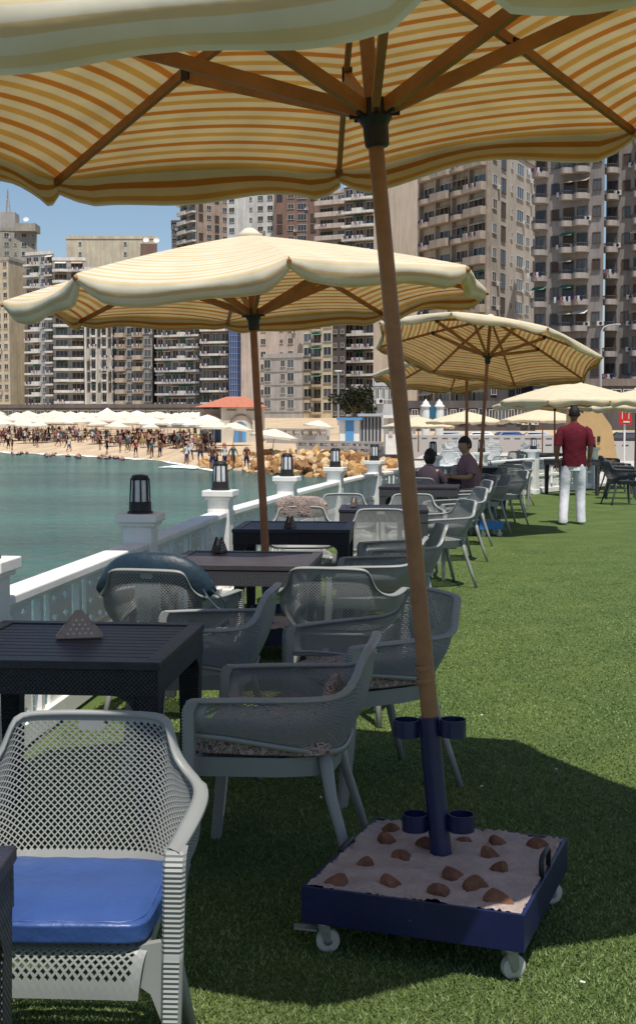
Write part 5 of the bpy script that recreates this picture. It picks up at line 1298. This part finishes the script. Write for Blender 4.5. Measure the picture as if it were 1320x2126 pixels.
def redsign():
    D = 40; root = empty('sign', (xat(1296, D), D, 0)); tag(root, 'red sign with a white arched letter and bar on a post at the right edge', 'sign'); z0, z1 = zat(881, D), zat(849, D); W = 26/F*D
    p = MB(); p.tube((.0, .06, 0), (0, .06, z1), .03, .03, 8); p.build('post', WHITE, root)
    b = MB(); b.box((0, 0, (z0+z1)/2), (W, .06, z1-z0)); b.build('board', mat('sign_red', (.62, .03, .02), .5), root)
    l = MB(); h = (z1-z0)
    zb = z0+h*.34; zt = z0+h*.84
    def arch(cx_):
        pts = [(cx_-W*.13, -.036, zb)]+[(cx_+W*.13*-math.cos(math.pi*i/8), -.036, zt-W*.13*1.2+W*.13*1.2*math.sin(math.pi*i/8)) for i in range(9)]+[(cx_+W*.13, -.036, zb)]
        l.sweep(pts, W*.035, 6)
    arch(-W*.13); arch(W*.13); l.box((W*.08, -.036, z0+h*.17), (W*.5, .01, h*.10)); l.build('lettering', mat('sign_white', (.7, .68, .62), .5), root)
redsign()
def lamp_post():
    D = 95; x = xat(1244, D); root = empty('street_lamp', (x, D, -.3)); tag(root, 'tall grey street lamp with a curved arm against the taupe tower', 'street lamp')
    zt = zat(672, D); p = MB(); p.sweep([(0, 0, 0), (0, 0, zt*.6), (0, 0, zt-.3), (.15, 0, zt+.05), (.5, 0, zt+.2), (1.0, 0, zt+.27)], [.11, .09, .07, .06, .05, .05], 8); p.build('pole', mat('galvanised', (.35, .38, .42), .5), root, True)
    h = MB(); h.lathe([(.05, -.04), (.09, -.02), (.08, .05), (.02, .07)], (1.15, 0, zt+.26), 10, sx=3); h.build('lamp_head', mat('galvanised', (.35, .38, .42)), root)
lamp_post()
p = MB(); D = 210; x = xat(680, D); 
root = empty('street_lamp', (xat(702, 180), 180, 1)); tag(root, 'thin far street lamp among the dark towers left of the big pole', 'street lamp'); p.tube((0, 0, 0), (0, 0, 7.4), .12, .08, 6); p.build('pole', mat('galvanised', (.35, .38, .42)), root); h = MB(); h.box((0, 0, 7.5), (.9, .3, .16)); h.build('lamp_head', WHITE, root)
# terrace balustrades above the boulders
def balu(label, pa, pb, y0, y1, Da, Db, n):
    a, b = Vector((xat(pa, Da), Da, zat(y1, Da))), Vector((xat(pb, Db), Db, zat(y1, Db))); h = zat(y0, Da)-a.z; d = b-a; L = d.length; rz = math.atan2(d.y, d.x)
    root = empty('balustrade', a, rz); tag(root, label, 'balustrade', 'grey balustrades on the stepped terraces')
    m = mat('balustrade_grey', (.48, .45, .42), .8, .1)
    t = MB(); t.box((L/2, 0, h-.08), (L, .3, .16)); t.build('top_rail', m, root); t = MB(); t.box((L/2, 0, -.6), (L, .4, 1.4)); t.build('base_wall', m, root)
    for i in range(n+1):
        p = MB(); p.box((L*i/n, 0, h/2), (.28, .34, h-.17)); p.build('post', m, root)
        if i < n:
            x_ = MB()
            for k in range(3): x0 = L*(i+.15+k*.25)/n; x_.bar((x0, 0, .1), (x0+L/n*.2, 0, h-.16), .06, .05, up=(0, 1, 0)); x_.bar((x0+L/n*.2, 0.03, .1), (x0, 0.03, h-.16), .06, .05, up=(0, 1, 0))
            x_.build('lattice', m, root)
balu('upper grey balustrade beside the villa', 556, 680, 889, 905, 125, 118, 7)
balu('middle grey balustrade below the cabins', 620, 830, 914, 928, 98, 90, 9)
balu('lower grey balustrade above the ochre boulders', 700, 850, 926, 940, 91, 86, 6)
balu('upper pale balustrade behind the far promenade', 850, 1150, 903, 915, 80, 78, 14)
balu('pale balustrade behind the far black armchairs', 1100, 1420, 915, 930, 60, 58, 12)

# parked cars behind the far promenade
def car(label, X, D, z, m, rz):
    root = empty('parked_car', (X, D, z), rz); tag(root, label, 'car', 'cars parked behind the far promenade')
    prof = [(-2.1, .35), (-2.15, .75), (-1.9, .95), (-1.3, 1.0), (-.75, 1.42), (.6, 1.45), (1.15, 1.02), (1.95, .92), (2.15, .7), (2.12, .35)]
    b = MB(); vs = [(x, s*(.85 if z_ < 1.2 else .68), z_) for s in (-1, 1) for x, z_ in prof]; n = len(prof)
    b.add(vs, [tuple(range(n)), tuple(range(2*n-1, n-1, -1))]+[(i, n+i, n+(i+1) % n, (i+1) % n) for i in range(n)]); fixn(b.build('body', m, root, bevel=.05))
    for s in (-1, 1):
        g_ = MB(); g_.add([(-1.1, s*.82, 1.03), (.95, s*.82, 1.03), (.5, s*.715, 1.37), (-.68, s*.715, 1.37)], [(0, 1, 2, 3)]); g_.build('side_window', GL[0], root)
        for x in (-1.35, 1.35):
            w_ = MB(); w_.tube((x, s*.72, .32), (x, s*.90, .32), .32, .32, 18); w_.tube((x, s*.90, .32), (x, s*.905, .32), .18, .18, 12, 1); w_.build('wheel', [BLACK, STEEL], root)
    for x0, x1 in ((-1.33, -.80), (1.16, .66)):
        g_ = MB(); e = -.03 if x0 < 0 else .03; g_.add([(x0+e, -.72, 1.03), (x0+e, .72, 1.03), (x1+e, .6, 1.38), (x1+e, -.6, 1.38)], [(0, 1, 2, 3)]); g_.build('windscreen', GL[0], root)
cm = [mat('car_white', (.7, .7, .7), .3, .5, coat=.5), mat('car_silver', (.4, .42, .44), .3, .5, coat=.5), mat('car_dark', (.03, .03, .04), .3, .5, coat=.5), mat('car_blue', (.04, .08, .2), .3, .5, coat=.5)]
for i, (px, k, lab) in enumerate([(1000, 0, 'white car parked behind the far promenade right of the leaning pole'), (1060, 3, 'blue car parked between a white and a silver one'), (1115, 1, 'silver car parked left of the walking man'), (1235, 0, 'white car parked beyond the tan booth'), (1300, 2, 'dark car parked near the red sign'), (935, 1, 'silver car parked behind the seated pair')]):
    car(lab, xat(px, 100), 100+i % 2, landz(px, 100), cm[k], R(8 if i % 2 else -6))

# dark trees by the street
def tree(label, px, D, ztop, w_, seed):
    rn = random.Random(seed); root = empty('tree', (xat(px, D), D, 1)); tag(root, label, 'tree')
    t = MB(); t.sweep([(0, 0, -1), (.1, 0, ztop*.3), (-.1, .1, ztop*.55), (.2, 0, ztop*.8)], [.3, .24, .18, .06], 8)
    for k in range(6): a = k; t.sweep([(0, 0, ztop*.4), (math.cos(a)*w_*.25, math.sin(a)*w_*.25, ztop*.6), (math.cos(a)*w_*.4, math.sin(a)*w_*.4, ztop*.75)], [.12, .08, .03], 6)
    t.build('trunk', mat('bark', (.12, .09, .07), .9), root, True)
    V = []; Fc = []; mi = []
    cl_ = [(rn.gauss(0, w_*.22), rn.gauss(0, w_*.2), ztop*rn.uniform(.4, .95), rn.uniform(.5, 1.1)) for _ in range(26)]
    for cx_, cy_, cz, cr in cl_:
        for _ in range(130):
            p = Vector((rn.gauss(0, 1), rn.gauss(0, 1), rn.gauss(0, .8))).normalized()*cr*rn.uniform(.6, 1.05)+Vector((cx_, cy_, cz)); q = Vector((rn.gauss(0, 1), rn.gauss(0, 1), rn.gauss(0, 1))).normalized()*.18; r_ = q.cross(Vector((rn.random(), rn.random(), 1))).normalized()*.1
            o = len(V); V += [p-q, p+r_, p+q, p-r_]; Fc.append((o, o+1, o+2, o+3)); mi.append(rn.randrange(2))
    b = MB(); b.v = [tuple(v) for v in V]; b.f = [list(f) for f in Fc]; b.m = mi; b.build('crown', [mat('leaf_dark', (.02, .028, .018), .8), mat('leaf_mid', (.045, .055, .03), .8)], root)
tree('dark bushy tree in front of the towers left of the big pole', 735, 150, 4.2, 4.2, 1)
